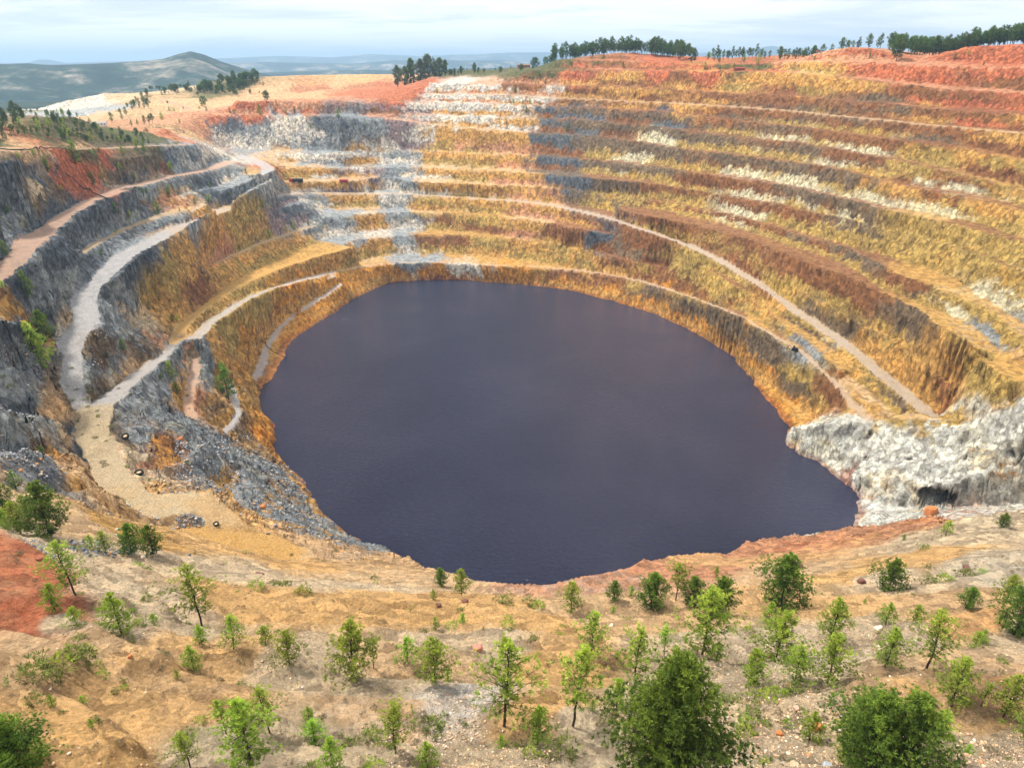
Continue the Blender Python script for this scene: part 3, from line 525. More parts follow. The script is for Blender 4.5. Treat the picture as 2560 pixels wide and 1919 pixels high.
# ---------------------------------------------------------------- haze
def boxmesh(name,lo,hi):
    me=bpy.data.meshes.new(name); v=[(x,y,z) for x in (lo[0],hi[0]) for y in (lo[1],hi[1]) for z in (lo[2],hi[2])]
    me.from_pydata(v,[],[(0,1,3,2),(4,6,7,5),(0,4,5,1),(2,3,7,6),(0,2,6,4),(1,5,7,3)]); me.update(); return me
hb=boxmesh('haze',(-31000,-200,-60),(31000,31000,float(max(zf.max(),260)+20)))
m=bpy.data.materials.new('haze'); m.use_nodes=True; nt=m.node_tree; nt.nodes.clear()
pv=N(nt,'ShaderNodeVolumePrincipled',{'Color':(.50,.74,1.0,1),'Density':8.5e-5,'Anisotropy':.2}); om=N(nt,'ShaderNodeOutputMaterial',{'Volume':pv.outputs[0]})
hb.materials.append(m); hbo=bpy.data.objects.new('haze',hb); COL.objects.link(hbo); hbo['kind']='stuff'
#@@THINGS
def leafmat(name,stops,tr=.25):
    m=bpy.data.materials.new(name); m.use_nodes=True; nt=m.node_tree; b=nt.nodes['Principled BSDF']
    a=N(nt,'ShaderNodeAttribute',attribute_name='tone').outputs['Fac']
    oi=N(nt,'ShaderNodeObjectInfo').outputs['Random']
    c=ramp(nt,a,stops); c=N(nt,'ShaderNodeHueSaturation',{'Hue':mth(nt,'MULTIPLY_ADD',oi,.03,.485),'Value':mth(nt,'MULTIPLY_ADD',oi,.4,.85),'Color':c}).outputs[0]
    nt.links.new(c,b.inputs['Base Color']); b.inputs['Roughness'].default_value=.7; b.inputs['Specular IOR Level'].default_value=.2
    t=N(nt,'ShaderNodeBsdfTranslucent',{0:c}); o=nt.nodes['Material Output']
    mx=N(nt,'ShaderNodeMixShader',{0:tr,1:b.outputs[0],2:t.outputs[0]}); nt.links.new(mx.outputs[0],o.inputs[0]); return m
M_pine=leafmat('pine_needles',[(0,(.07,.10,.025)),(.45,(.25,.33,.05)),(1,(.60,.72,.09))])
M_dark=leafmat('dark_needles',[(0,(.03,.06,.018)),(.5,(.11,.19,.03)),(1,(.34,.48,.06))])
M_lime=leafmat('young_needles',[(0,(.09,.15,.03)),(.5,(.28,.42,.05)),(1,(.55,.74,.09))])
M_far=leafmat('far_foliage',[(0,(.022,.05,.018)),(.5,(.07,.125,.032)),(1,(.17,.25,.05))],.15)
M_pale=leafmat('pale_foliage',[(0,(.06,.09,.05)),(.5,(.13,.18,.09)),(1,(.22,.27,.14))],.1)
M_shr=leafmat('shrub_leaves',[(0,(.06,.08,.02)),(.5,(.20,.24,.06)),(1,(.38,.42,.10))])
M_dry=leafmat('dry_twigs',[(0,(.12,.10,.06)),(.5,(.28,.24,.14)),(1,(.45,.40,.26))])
def plain(name,c,rough=.85,var=.25,sc_=3.0):
    m,nt,b=newmat(name); p=N(nt,'ShaderNodeTexCoord').outputs['Object']
    n=N(nt,'ShaderNodeTexNoise',{'Vector':p,'Scale':sc_,'Detail':6,'Roughness':.7}).outputs[0]
    cc=mixc(nt,1.0,tuple(c),ramp(nt,n,[(.3,(1-var,)*3),(.7,(1+var,)*3)]),'MULTIPLY'); nt.links.new(cc,b.inputs['Base Color']); b.inputs['Roughness'].default_value=rough
    bp=N(nt,'ShaderNodeBump',{'Strength':.4,'Distance':.05,'Height':n}); nt.links.new(bp.outputs[0],b.inputs['Normal']); return m
M_bark=plain('bark',(.055,.042,.035),.95,.4,5)
rng=np.random.default_rng(7)
def rot_basis(d):
    d=d/(np.linalg.norm(d,axis=-1,keepdims=True)+1e-9); up=np.where(np.abs(d[...,2:3])>.95,np.array([1.,0,0]),np.array([0,0,1.]))
    u=np.cross(d,up); u/=np.linalg.norm(u,axis=-1,keepdims=True)+1e-9; v=np.cross(d,u); return d,u,v
def tuft_mesh(name,C,Dr,size,nb,mat,tone,wid=.075):
    """needle bunches: nb thin blades fanning out from every tip"""
    n=len(C); d,u,v=rot_basis(Dr); a=rng.uniform(0,2*np.pi,(n,nb)); op=rng.uniform(.15,1.25,(n,nb))
    ax=d[:,None]*np.cos(op)[...,None]+(u[:,None]*np.cos(a)[...,None]+v[:,None]*np.sin(a)[...,None])*np.sin(op)[...,None]
    _,s1,s2=rot_basis(ax); th=rng.uniform(0,np.pi,(n,nb,1)); side=s1*np.cos(th)+s2*np.sin(th)
    L_=size[:,None,None]*rng.uniform(.6,1.15,(n,nb,1)); b0=C[:,None]-ax*L_*.1
    V=np.stack([b0,b0+ax*L_*.55+side*L_*wid,b0+ax*L_,b0+ax*L_*.55-side*L_*wid],2).reshape(-1,3)
    me=bpy.data.meshes.new(name); k=n*nb
    me.vertices.add(k*4); me.vertices.foreach_set('co',V.astype(np.float32).ravel())
    me.loops.add(k*4); me.loops.foreach_set('vertex_index',np.arange(k*4,dtype=np.int32)); me.polygons.add(k); me.polygons.foreach_set('loop_start',np.arange(0,k*4,4,dtype=np.int32))
    me.update(calc_edges=True); t=np.repeat(np.clip(tone[:,None]+rng.uniform(-.12,.12,(n,nb)),0,1).ravel(),4)
    at=me.attributes.new('tone','FLOAT','POINT'); at.data.foreach_set('value',t.astype(np.float32)); me.materials.append(mat); return me
def tube_mesh(name,paths,mat,seg=6):
    V=[];Fc=[]
    for P_ in paths:
        P_=np.array(P_,float); d=np.gradient(P_[:,:3],axis=0); _,u,v=rot_basis(d); base=len(V)
        for i,p in enumerate(P_):
            for k in range(seg):
                a=2*math.pi*k/seg; V.append(tuple(p[:3]+(u[i]*math.cos(a)+v[i]*math.sin(a))*p[3]))
        for i in range(len(P_)-1):
            for k in range(seg): Fc.append((base+i*seg+k,base+i*seg+(k+1)%seg,base+(i+1)*seg+(k+1)%seg,base+(i+1)*seg+k))
        Fc.append(tuple(base+k for k in range(seg))); Fc.append(tuple(base+(len(P_)-1)*seg+k for k in range(seg)))
    me=bpy.data.meshes.new(name); me.from_pydata(V,[],Fc); me.materials.append(mat)
    me.polygons.foreach_set('use_smooth',np.ones(len(me.polygons),bool)); me.update(); return me
def pine(seed,h=10,wide=.42,clear=.2,nbr=60,tufts=9,mat=None,ts=.55,nb=9,lean=0.0,peak=.45,top=.75,r0=.016,gap=0.0):
    """wide: crown radius / height; clear: bare stem share; peak: height share of the widest part"""
    global rng; rng=np.random.default_rng(seed); rs=rng
    k=9; zz=np.linspace(0,1,k); wob=np.cumsum(rs.normal(0,.006,(k,2)),0)*h
    stem=[(wob[i,0]+lean*h*zz[i]**1.3,wob[i,1],h*.97*zz[i],h*r0*(1-.85*zz[i])+.012) for i in range(k)]
    S_=np.array(stem); paths=[stem]; C=[];D_=[];T_=[];Sz=[]
    for i in range(nbr):
        t=clear+(1-clear)*(i+rs.uniform(0,1))/nbr; t=min(t,.985)
        q=(t-clear)/(1-clear); prof=min(1,(q/peak+.30)) if q<peak else (1-((q-peak)/(1-peak))**1.12*(1-.10))
        ln=h*wide*prof*rs.uniform(.55,1.1)
        if gap and rs.random()<gap: ln*=.45
        a=i*2.399+rs.uniform(-.5,.5); rise=.25+.75*q+rs.uniform(-.15,.2)
        p0=np.array([np.interp(t,zz,S_[:,0]),np.interp(t,zz,S_[:,1]),h*.97*t]); dv=np.array([math.cos(a),math.sin(a),rise]); dv/=np.linalg.norm(dv)
        pts=[p0+dv*ln*f+np.array([0,0,.10*ln*f*f]) for f in (0,.35,.7,1)]
        if ln>h*.05: paths.append([(*p,max(h*.0035*(1-f*.8),.008)) for p,f in zip(pts,(0,.35,.7,1))])
        nt_=max(2,int(tufts*(.4+.8*prof)))
        for j in range(nt_):
            f=1-rs.uniform(0,1)**1.6*.75; side=rs.normal(0,1,3)*ln*.16*(1.3-f*.6); c=p0+dv*ln*f+np.array([0,0,.10*ln*f*f])+side
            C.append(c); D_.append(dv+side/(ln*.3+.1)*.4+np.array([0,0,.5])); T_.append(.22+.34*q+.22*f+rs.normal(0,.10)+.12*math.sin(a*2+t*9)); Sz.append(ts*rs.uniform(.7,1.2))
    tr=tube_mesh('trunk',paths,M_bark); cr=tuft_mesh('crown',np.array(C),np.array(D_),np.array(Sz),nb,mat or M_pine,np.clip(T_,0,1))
    return tr,cr,h
def bush(seed,w=1.0,h=.8,n=90,mat=None,ts=.3,nb=8):
    global rng; rng=np.random.default_rng(seed)
    a=rng.uniform(0,2*np.pi,n); el=np.arcsin(rng.uniform(0,1,n)); rr=rng.uniform(.45,1,n)*(1+.25*np.sin(a*3+seed))
    d=np.stack([np.cos(a)*np.cos(el),np.sin(a)*np.cos(el),np.sin(el)],1); C=d*rr[:,None]*np.array([w,w,h])
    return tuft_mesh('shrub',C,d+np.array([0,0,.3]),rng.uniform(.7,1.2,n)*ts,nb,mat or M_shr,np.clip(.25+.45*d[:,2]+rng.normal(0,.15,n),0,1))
PR={}
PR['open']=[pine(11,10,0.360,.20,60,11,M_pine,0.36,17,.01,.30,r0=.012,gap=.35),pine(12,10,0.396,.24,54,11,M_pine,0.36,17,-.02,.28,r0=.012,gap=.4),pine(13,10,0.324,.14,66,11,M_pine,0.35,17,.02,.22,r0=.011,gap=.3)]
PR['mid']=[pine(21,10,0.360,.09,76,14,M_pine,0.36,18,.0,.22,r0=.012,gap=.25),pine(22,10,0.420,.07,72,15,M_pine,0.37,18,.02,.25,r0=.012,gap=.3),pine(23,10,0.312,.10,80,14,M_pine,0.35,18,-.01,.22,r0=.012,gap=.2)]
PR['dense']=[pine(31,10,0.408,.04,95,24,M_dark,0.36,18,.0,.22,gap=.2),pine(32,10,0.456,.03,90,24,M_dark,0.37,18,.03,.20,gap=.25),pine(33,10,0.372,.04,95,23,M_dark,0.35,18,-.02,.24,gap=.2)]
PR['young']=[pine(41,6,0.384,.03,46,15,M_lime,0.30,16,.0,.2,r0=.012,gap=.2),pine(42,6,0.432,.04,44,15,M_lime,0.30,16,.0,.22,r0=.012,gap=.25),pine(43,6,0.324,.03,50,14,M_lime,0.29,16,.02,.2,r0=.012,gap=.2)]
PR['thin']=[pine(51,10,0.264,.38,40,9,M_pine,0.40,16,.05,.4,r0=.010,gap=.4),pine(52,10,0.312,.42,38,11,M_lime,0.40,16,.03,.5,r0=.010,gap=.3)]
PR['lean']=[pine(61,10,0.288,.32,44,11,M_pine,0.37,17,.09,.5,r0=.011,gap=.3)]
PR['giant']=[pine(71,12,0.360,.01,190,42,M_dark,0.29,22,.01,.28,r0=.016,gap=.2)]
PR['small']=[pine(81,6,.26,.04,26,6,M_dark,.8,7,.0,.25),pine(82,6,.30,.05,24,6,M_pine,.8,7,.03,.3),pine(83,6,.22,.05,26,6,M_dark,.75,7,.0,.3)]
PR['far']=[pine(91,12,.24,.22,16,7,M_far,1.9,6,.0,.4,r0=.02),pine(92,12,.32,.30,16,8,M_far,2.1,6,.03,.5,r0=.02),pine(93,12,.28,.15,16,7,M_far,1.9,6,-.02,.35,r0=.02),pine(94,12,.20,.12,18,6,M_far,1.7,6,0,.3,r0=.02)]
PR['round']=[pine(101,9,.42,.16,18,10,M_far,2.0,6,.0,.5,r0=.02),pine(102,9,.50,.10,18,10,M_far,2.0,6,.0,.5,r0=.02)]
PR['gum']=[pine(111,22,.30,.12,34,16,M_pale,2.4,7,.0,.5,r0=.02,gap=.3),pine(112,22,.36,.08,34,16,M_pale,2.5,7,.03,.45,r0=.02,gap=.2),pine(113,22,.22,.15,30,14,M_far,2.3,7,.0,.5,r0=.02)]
NAME={'gum':'eucalyptus_tree','round':'stone_pine','young':'young_pine','small':'young_pine'}
def tree(kind,i,x,y,z,h,label,group=None,rot=None,wf=1.0):
    tr,cr,h0=PR[kind][i%len(PR[kind])]; s_=h/h0
    r=bpy.data.objects.new(NAME.get(kind,'pine_tree'),None); r.location=(x,y,z-.15*min(1,s_)); r.rotation_euler=(0,0,random.uniform(0,6.28) if rot is None else rot); r.scale=(s_*wf,s_*wf,s_)
    r.empty_display_size=.5; COL.objects.link(r); r['label']=label; r['category']='tree'
    if group: r['group']=group
    for nm,me_ in (('trunk',tr),('crown',cr)):
        o=bpy.data.objects.new(nm,me_); o.parent=r; COL.objects.link(o)
    return r
def zr(x,y):
    return gz(x,y)
def tree_at(kind,i,u,v,vt,label,group=None,**k):
    x,y,_=hit(u,v); z=zr(x,y); h=at_D(u,vt,y)[2]-z
    tree(kind,i,x,y,z,max(h,.8),label,group,**k)
random.seed(5)
FT="""open 0 163 1283 1164|tall open pine with a grey-green crown beside the red earth slope
young 0 121 1324 1260|dense bright young pine at the edge of the red earth patch
young 1 173 1367 1310|small round lime green pine just below the red earth
young 2 264 1373 1278|slender two-tiered light green pine among dry shrubs
young 1 339 1364 1325|low spreading pale green pine on grey stony ground above the wheel ruts
open 1 433 1345 1222|tall pine with dark bare trunk at the left end of the orange terrace
open 2 505 1404 1325|slim airy pine with thin crown standing above the gravel mound
young 0 437 1394 1348|bushy light green pine just left of the slim airy pine
young 2 416 1434 1393|tiny saturated green pine, lowest of the cluster above the ruts
young 1 576 1397 1352|small upright green pine alone on the orange terrace slope
mid 1 628 1438 1358|broad rounded pine at the left end of the gravel bank
giant 0 40 1705 1548|large dense green pine filling the bottom left corner
thin 0 489 1585 1510|thin leaning pine, leftmost of the trio at the bottom
mid 2 540 1662 1508|tall full pine in the middle of the bottom trio
open 0 585 1589 1485|dark slender pine, rightmost of the bottom trio
young 0 678 1602 1553|small lime pine alone on bare sand right of the trio
open 1 412 1662 1582|open yellow-green pine at the bottom edge left of the trio
young 2 722 1664 1590|light green pine at the bottom edge on a stony bank
dense 1 110 1160 1043|large dark pine at the left on the upper path bend
young 1 200 1185 1154|low green pine just left of the paired dark pines
mid 0 226 1188 1146|small open pine beside the paired dark pines
dense 0 285 1196 1130|broad dark pine, left of the pair above the orange track
dense 2 331 1193 1133|narrow dark pine, right of the pair above the orange track
mid 0 44 1150 1082|pine with feathery crown at the far left, second from the left edge
mid 2 66 1135 1068|narrow feathery pine behind the two left edge pines
dense 0 4 1112 1040|dark pine cut by the left edge of the view
young 0 12 1137 1095|short light pine under the dark left edge pine
small 0 33 1050 1016|small grey-green pine high on the left rubble slope
dense 1 92 724 670|dark round pine above the upper haul road bend
young 0 80 758 710|bright green pine just below the dark round one
small 1 60 722 695|yellowish bush-like pine left of the dark round one
dense 2 100 1008 962|lone dark pine on the blue-grey rubble slope
young 1 269 1099 1074|small vivid green pine beside the pale ochre road
dense 2 953 1264 1225|dark bushy pine on the pit rim, left one of two
mid 2 998 1284 1227|lighter pine on the pit rim, right one of two
mid 0 1232 1322 1255|mid-sized pine at the lowest dip of the pit rim
dense 1 1326 1298 1255|dark sprawling pine beside the white and ochre rim gully
dense 0 1406 1304 1233|stout dark pine left of the spindly bare tree
thin 1 1460 1292 1214|spindly tall pine with sparse pale crown on the rim
mid 1 768 1471 1336|large pine with spreading lower branches left of the rubble mound
thin 0 807 1438 1376|thin pale pine touching the large spreading pine
mid 0 943 1482 1373|full pine right of the round rubble mound
young 1 880 1428 1375|bushy pale green pine at the back of the rubble mound
open 0 1091 1578 1389|tallest open pine with dark trunk in front of the white sand
open 2 1272 1428 1322|symmetrical pine behind the leaning one
lean 0 1237 1567 1407|leaning pine with long bare trunk
mid 2 1161 1600 1524|short bushy pine right of the tallest open pine
open 1 855 1628 1518|grey-twigged open pine near the bottom edge
young 2 923 1645 1601|small yellow-green pine at the bottom edge
open 1 1369 1487 1358|tall airy pine just behind the giant dark pine
thin 1 1433 1425 1355|thin pine rising right behind the giant pine top
young 0 1332 1527 1463|light young pine at the left foot of the giant pine
giant 0 1437 1700 1405|giant dense dark pine at the bottom centre right
dense 0 1497 1304 1244|dark dense pine on the rim right of the spindly tree
dense 2 1551 1328 1242|dark pine standing behind the bright tall pine
mid 0 1516 1410 1264|tall bright green pine with dark trunk below the rim
dense 1 1685 1312 1195|big triangular dark pine on the rim
mid 1 1674 1423 1318|thick round green pine below the triangular one
young 2 1660 1342 1298|small pine tucked under the triangular dark pine
mid 2 1793 1375 1288|slender pine beside the orange footpath
dense 1 1919 1271 1205|lone dark shaggy pine on grey ground above the footpath
young 2 1916 1338 1300|narrow light pine standing on the orange footpath
young 0 1981 1335 1306|small bright pine at the right part of the footpath
dense 0 2090 1308 1265|dark rounded pine right of the footpath
mid 0 2170 1302 1238|feathery pine behind the right edge dark pine
dense 2 2195 1362 1264|dark pine crossed by the right edge of the view
open 1 1996 1462 1318|tall pale airy pine on the right terrace
mid 2 1906 1452 1352|pale green pine leaning left of the tall airy one
mid 1 1785 1472 1372|bright round-topped pine in the middle of the pale track
young 1 1716 1472 1393|round light pine left of the bright round-topped one
young 0 1622 1476 1399|yellowish lollipop pine, leftmost along the pale track
young 2 1548 1420 1386|very small thin pine at the start of the pale track
mid 0 2052 1533 1423|full pine on the right slope above orange gravel
thin 0 2111 1543 1474|thin pine between two full pines on the right slope
mid 2 2164 1556 1457|wide pale pine at the right edge of the slope
young 1 2107 1392 1363|low flat-topped pine on the pale right ledge
dense 1 1875 1668 1500|broad dark pine at the bottom right, left of its neighbour
dense 0 1932 1674 1488|broad dark pine at the bottom right, right of its neighbour
mid 2 1830 1650 1535|smaller pine on the left flank of the bottom right clump
dense 1 1850 1612 1490|dark pine directly behind the broad bottom right one
open 2 1993 1645 1523|thin grey pine right of the broad bottom right one
young 2 1746 1604 1536|sapling with two tufts among coloured boulders
small 0 1949 1173 1153|tiny pine on the right rim ridge
small 1 2037 1167 1123|small slim pine on the right rim ridge
dense 2 2160 1150 1106|wide dark pine clump on the right rim ridge
mid 1 2212 1602 1528|pine half outside the lower right edge"""
for ln in FT.split('\n'):
    a,l=ln.split('|'); k,i,u,v,vt=a.split(); tree_at(k,int(i),float(u),float(v),float(vt),l,wf=1.08 if k=='giant' and float(u)>1000 else 1.18)
def many(fr,pts,label,group,kinds=('small',)):
    for j,p in enumerate(pts):
        u,v=toF(fr,p[0],p[1]); _,vt=toF(fr,p[0],p[2]); tree_at(kinds[j%len(kinds)],j,u,v,vt,label,group)
many('A',[(40,1646,1545),(170,1455,1410),(55,1370,1310),(245,1225,1165),(400,1230,1190),(205,1310,1290),(600,1190,1100),(655,1180,1110),(715,1205,1175),(865,1160,1105),(780,1120,1045),(950,1130,1050),(1010,1120,1060),(1100,1120,1035)],'pine on the dark slate benches above the pink haul road','pines on the dark benches',('small','mid'))
many('A',[(740,1370,1300),(840,1420,1350),(900,1410,1350),(1018,1385,1290),(880,1300,1255),(920,1275,1200),(950,1265,1210),(1030,1260,1215),(1090,1270,1190),(1115,1230,1190),(1215,1210,1180),(1350,1210,1170),(1255,1320,1270),(1343,1300,1245),(1155,1360,1330),(815,1455,1425),(745,1500,1470),(650,1646,1600),(1033,1470,1435)],'small pine on the slopes between the pink and the grey haul roads','pines between the haul roads')
many('A',[(1585,1130,1080),(1685,1320,1280),(1650,1360,1330),(1785,1325,1300),(1890,1480,1425),(1985,1455,1410),(1405,1646,1600),(1735,1525,1480)],'small pine on the ochre benches below the grey haul road','pines on the ochre benches')
many('D',[(795,605,530),(1095,750,675),(1135,870,800),(1040,780,745),(1000,265,220),(1085,575,540),(1115,430,370),(1145,430,375),(1160,370,310),(820,310,280),(940,320,285),(895,380,355),(1470,905,700),(1425,740,680),(1660,1060,1020),(145,150,90),(15,200,150)],'small pine on the inner left slopes between haul road and lake','pines on the inner left slopes')
many('A',[(490,1060,900),(405,1040,985),(300,1080,1000),(220,1020,950),(130,1040,980),(60,1060,1010),(650,1020,940),(790,1000,930),(930,985,900),(880,960,890),(600,1010,960),(560,1040,990)],'pine on the brow of the left cliff below the dirt track','pines along the left cliff brow',('small','mid'))
many('A',[(1480,735,690),(1505,735,700),(1605,720,685),(1675,755,670),(1840,735,695),(1895,730,685),(2175,760,700),(2000,835,790),(1090,725,685),(1180,705,680),(1285,710,680),(1330,725,680),(1160,810,760),(1045,780,720),(965,780,740),(885,805,765),(1125,730,690),(1886,565,540),(1215,555,515),(1280,550,515),(1640,660,640),(1775,660,640)],'small pine on the pink upper benches at the far left','pines on the pink upper benches')
many('A',[(1715,655,590),(1310,690,625),(1080,680,650),(820,695,665)],'round pine alone on the pink slope under the wooded knoll','round pines on the pink slope',('round',))
many('B',[(1125,610,555),(1115,670,630),(1175,670,640),(1198,735,680),(1220,675,630),(1280,675,650),(1250,740,725),(940,608,580),(1068,600,570),(738,600,570),(625,600,565),(720,735,710),(755,735,710),(425,735,700),(208,730,690),(212,855,820),(180,815,780),(655,655,640)],'small pine on the white and cream cliff benches','pines on the white cliff benches')
many('B',[(1443,540,515),(1275,540,515),(1230,530,510),(1320,540,510),(1695,550,510),(1820,445,390),(1482,440,395),(1510,460,440),(1690,390,350),(1455,855,800),(1608,1018,995),(922,1180,1145),(1155,1535,1505),(137,620,595),(135,1060,1040),(850,1090,1065)],'small pine on the benches of the far wall','pines on the far wall benches')
many('C',[(145,580,545),(158,448,395),(195,450,425),(257,450,420),(282,450,415),(345,450,405),(410,402,345),(500,415,345),(250,405,350),(220,385,345),(190,380,335),(863,395,355),(910,390,365),(985,395,370),(1215,385,330),(1760,400,335),(1850,360,320),(1950,420,390),(1508,530,500),(2205,360,320),(675,440,418),(798,445,420)],'small pine on the red upper benches of the right wall','pines on the red upper benches')
tree_at('round',0,*toF('C',1390,395),toF('C',0,258)[1],'large dark round pine between the two red humps on the right rim')
tree_at('round',1,*toF('C',75,410),toF('C',0,318)[1],'rounded dark pine on the flat top at the centre right rim')
ys=[]
while len(ys)<34:
    u,v=random.uniform(60,2180),random.uniform(1225,1640)
    if min([abs(u-a)+abs(v-b) for a,b in ys]+[999])<45: continue
    ys.append((u,v)); h_=random.uniform(10,26); tree_at('young',len(ys),u,v,v-h_,'knee-high young pine seedling on the foreground slope','pine seedlings on the foreground slope')
# eucalyptus group on the far rim
def standD(kind,i,u,vbot,vtop,D,label,group=None,fr='B'):
    U,V=toF(fr,u,vbot); _,VT=toF(fr,u,vtop); x,y,_=at_D(U,V,D); z=zr(x,y); zt=at_D(U,VT,D)[2]; tree(kind,i,x,y,z,max(zt-z,2),label,group)
for j,(u,b_,t_,D,k) in enumerate([(370,540,425,1150,'gum'),(420,540,430,1140,'gum'),(460,520,378,1150,'gum'),(520,510,385,1145,'gum'),(570,500,355,1150,'gum'),(500,575,490,1105,'gum'),(535,575,495,1102,'gum'),(640,510,375,1140,'gum'),(680,510,385,1138,'gum'),(610,510,400,1142,'gum'),(738,500,440,1140,'gum'),(780,495,425,1150,'gum'),(865,490,405,1150,'gum')]):
    standD(k,j,u,b_,t_,D,'tall grey-green eucalyptus in the clump on the far rim','eucalyptus clump on the far rim')
for j in range(24):
    u=random.uniform(690,1400); D=random.uniform(1130,1200); standD('round' if j%2 else 'far',j,u,470,470-random.uniform(20,40) if u<1050 else 470-(u-1050)*.22-random.uniform(25,55),D,'dark pine on the green edge right of the eucalyptus clump','pines right of the eucalyptus clump')
rimP=np.array(rimw)
def along_rim(n,u0,u1,hmin,hmax,back,label,group,kinds=('far',)):
    d=[p for p in rimw if u0<=p[0]/p[1]*1<=u1]
    for j in range(n):
        a=u0+(u1-u0)*(j+random.random())/n     # tangent x/y
        k=np.argsort(np.abs(rimP[:,0]/rimP[:,1]-a))[:2]; k=np.sort(k); t0,t1=rimP[k[0],0]/rimP[k[0],1],rimP[k[1],0]/rimP[k[1],1]
        f=np.clip((a-t0)/(t1-t0+1e-9),0,1); p=rimP[k[0]]*(1-f)+rimP[k[1]]*f; s_=1+random.uniform(*back)/math.hypot(p[0],p[1]); x,y=p[0]*s_,p[1]*s_
        tree(kinds[j%len(kinds)],random.randrange(4),x,y,zr(x,y),random.uniform(hmin,hmax),label,group)
tn=lambda fr,x,y: (lambda d:d[0]/d[1])(ray(*toF(fr,x,y)))
along_rim(62,tn('B',1370,395),tn('C',60,380),13,23,(8,50),'pine in the row along the hump of the far rim','pines on the far rim hump')
along_rim(34,tn('C',180,385),tn('C',900,360),9,16,(18,55),'pine on the flat top between the humps of the rim','pines on the flat rim top')
along_rim(14,tn('C',880,340),tn('C',1340,330),9,15,(22,58),'pine behind the left red hump of the right rim','pines behind the left red hump')
along_rim(66,tn('C',1340,330),tn('C',2300,280),12,19,(10,58),'pine in the wood along the right rim','pines of the right rim wood')
def scatter(n,fr,poly,hr,label,group,kinds,D=None):
    xs=[p[0] for p in poly]; ys=[p[1] for p in poly]; c=0
    while c<n:
        x,y=random.uniform(min(xs),max(xs)),random.uniform(min(ys),max(ys))
        if not inpoly(np.array([x]),np.array([y]),poly)[0]: continue
        u,v=toF(fr,x,y); X,Y,Z_=hit(u,v); tree(kinds[c%len(kinds)],c,X,Y,zr(X,Y),random.uniform(*hr),label,group); c+=1
scatter(48,'A',[(0,780),(150,700),(420,740),(700,860),(1040,850),(960,930),(700,930),(300,900),(0,900)],(4,8),'pine in the wood on the mound at the left','pines of the left mound wood',('far','small','far'))
scatter(46,'A',[(950,600),(1380,560),(1500,500),(1620,470),(1740,500),(1600,560),(1500,600),(1050,620)],(9,15),'round pine on the wooded knoll at the far left','round pines on the wooded knoll',('round',))
scatter(14,'A',[(860,640),(950,600),(960,720),(850,720)],(8,14),'pine in the dark clump left of the dirt ramp','pines left of the dirt ramp',('far',))
scatter(8,'A',[(640,770),(1000,740),(1050,800),(800,830)],(7,12),'pine behind the left mound near the white hut','pines near the white hut',('far',))
def wood(name,spots,kinds):
    co=[];tn_=[];nq=0
    for j,(x,y,h) in enumerate(spots):
        tr,cr,h0=PR[kinds[j%len(kinds)]][j%len(PR[kinds[j%len(kinds)]])]; n=len(cr.vertices); a=np.empty(n*3,np.float32); cr.vertices.foreach_get('co',a); a=a.reshape(-1,3)*h/h0; r_=random.uniform(0,6.28); c_,s__=math.cos(r_),math.sin(r_)
        a=np.stack([a[:,0]*c_-a[:,1]*s__+x,a[:,0]*s__+a[:,1]*c_+y,a[:,2]+zr(x,y)],1); co.append(a); t=np.empty(n,np.float32); cr.attributes['tone'].data.foreach_get('value',t); tn_.append(t)
    V=np.concatenate(co); me=bpy.data.meshes.new(name); n=len(V); me.vertices.add(n); me.vertices.foreach_set('co',V.astype(np.float32).ravel()); me.loops.add(n); me.loops.foreach_set('vertex_index',np.arange(n,dtype=np.int32)); me.polygons.add(n//4); me.polygons.foreach_set('loop_start',np.arange(0,n,4,dtype=np.int32)); me.update(calc_edges=True)
    me.attributes.new('tone','FLOAT','POINT').data.foreach_set('value',np.concatenate(tn_)); me.materials.append(M_far); o=bpy.data.objects.new(name,me); COL.objects.link(o); o['kind']='stuff'
sp2=[]
for j in range(230):
    a=random.uniform(tn('C',1340,330),tn('C',2350,280)) if j<150 else random.uniform(tn('B',1380,395),tn('C',60,380)); x,y=np.interp(a,rimP[:,0]/rimP[:,1],rimP[:,0]),np.interp(a,rimP[:,0]/rimP[:,1],rimP[:,1]); s_=1+random.uniform(24,60)/math.hypot(x,y); sp2.append((x*s_,y*s_,random.uniform(11,18)))
wood('pine_wood',sp2,('far',))
sp2=[]
while len(sp2)<130:
    x,y=random.uniform(-250,1040),random.uniform(690,960)
    if not inpoly(np.array([x]),np.array([y]),[(-250,760),(150,700),(420,730),(700,850),(1040,840),(960,930),(700,930),(300,900),(-250,930)])[0]: continue
    X,Y,Z_=hit(*toF('A',x,y)); sp2.append((X,Y,random.uniform(2.5,6)))
for j in range(60):
    X,Y,Z_=hit(*toF('A',random.uniform(960,1720),random.choice((1,1))*random.uniform(500,625))); sp2.append((X,Y,random.uniform(4,8)))
wood('mound_wood',sp2,('far','round'))
for j,(u,v,vt) in enumerate([(30,800,690),(110,800,650),(160,810,690),(45,800,720)]): standD('gum',j,u,v,vt,640,'tall pale green tree at the left edge of the mound','pale trees at the left edge',fr='A')
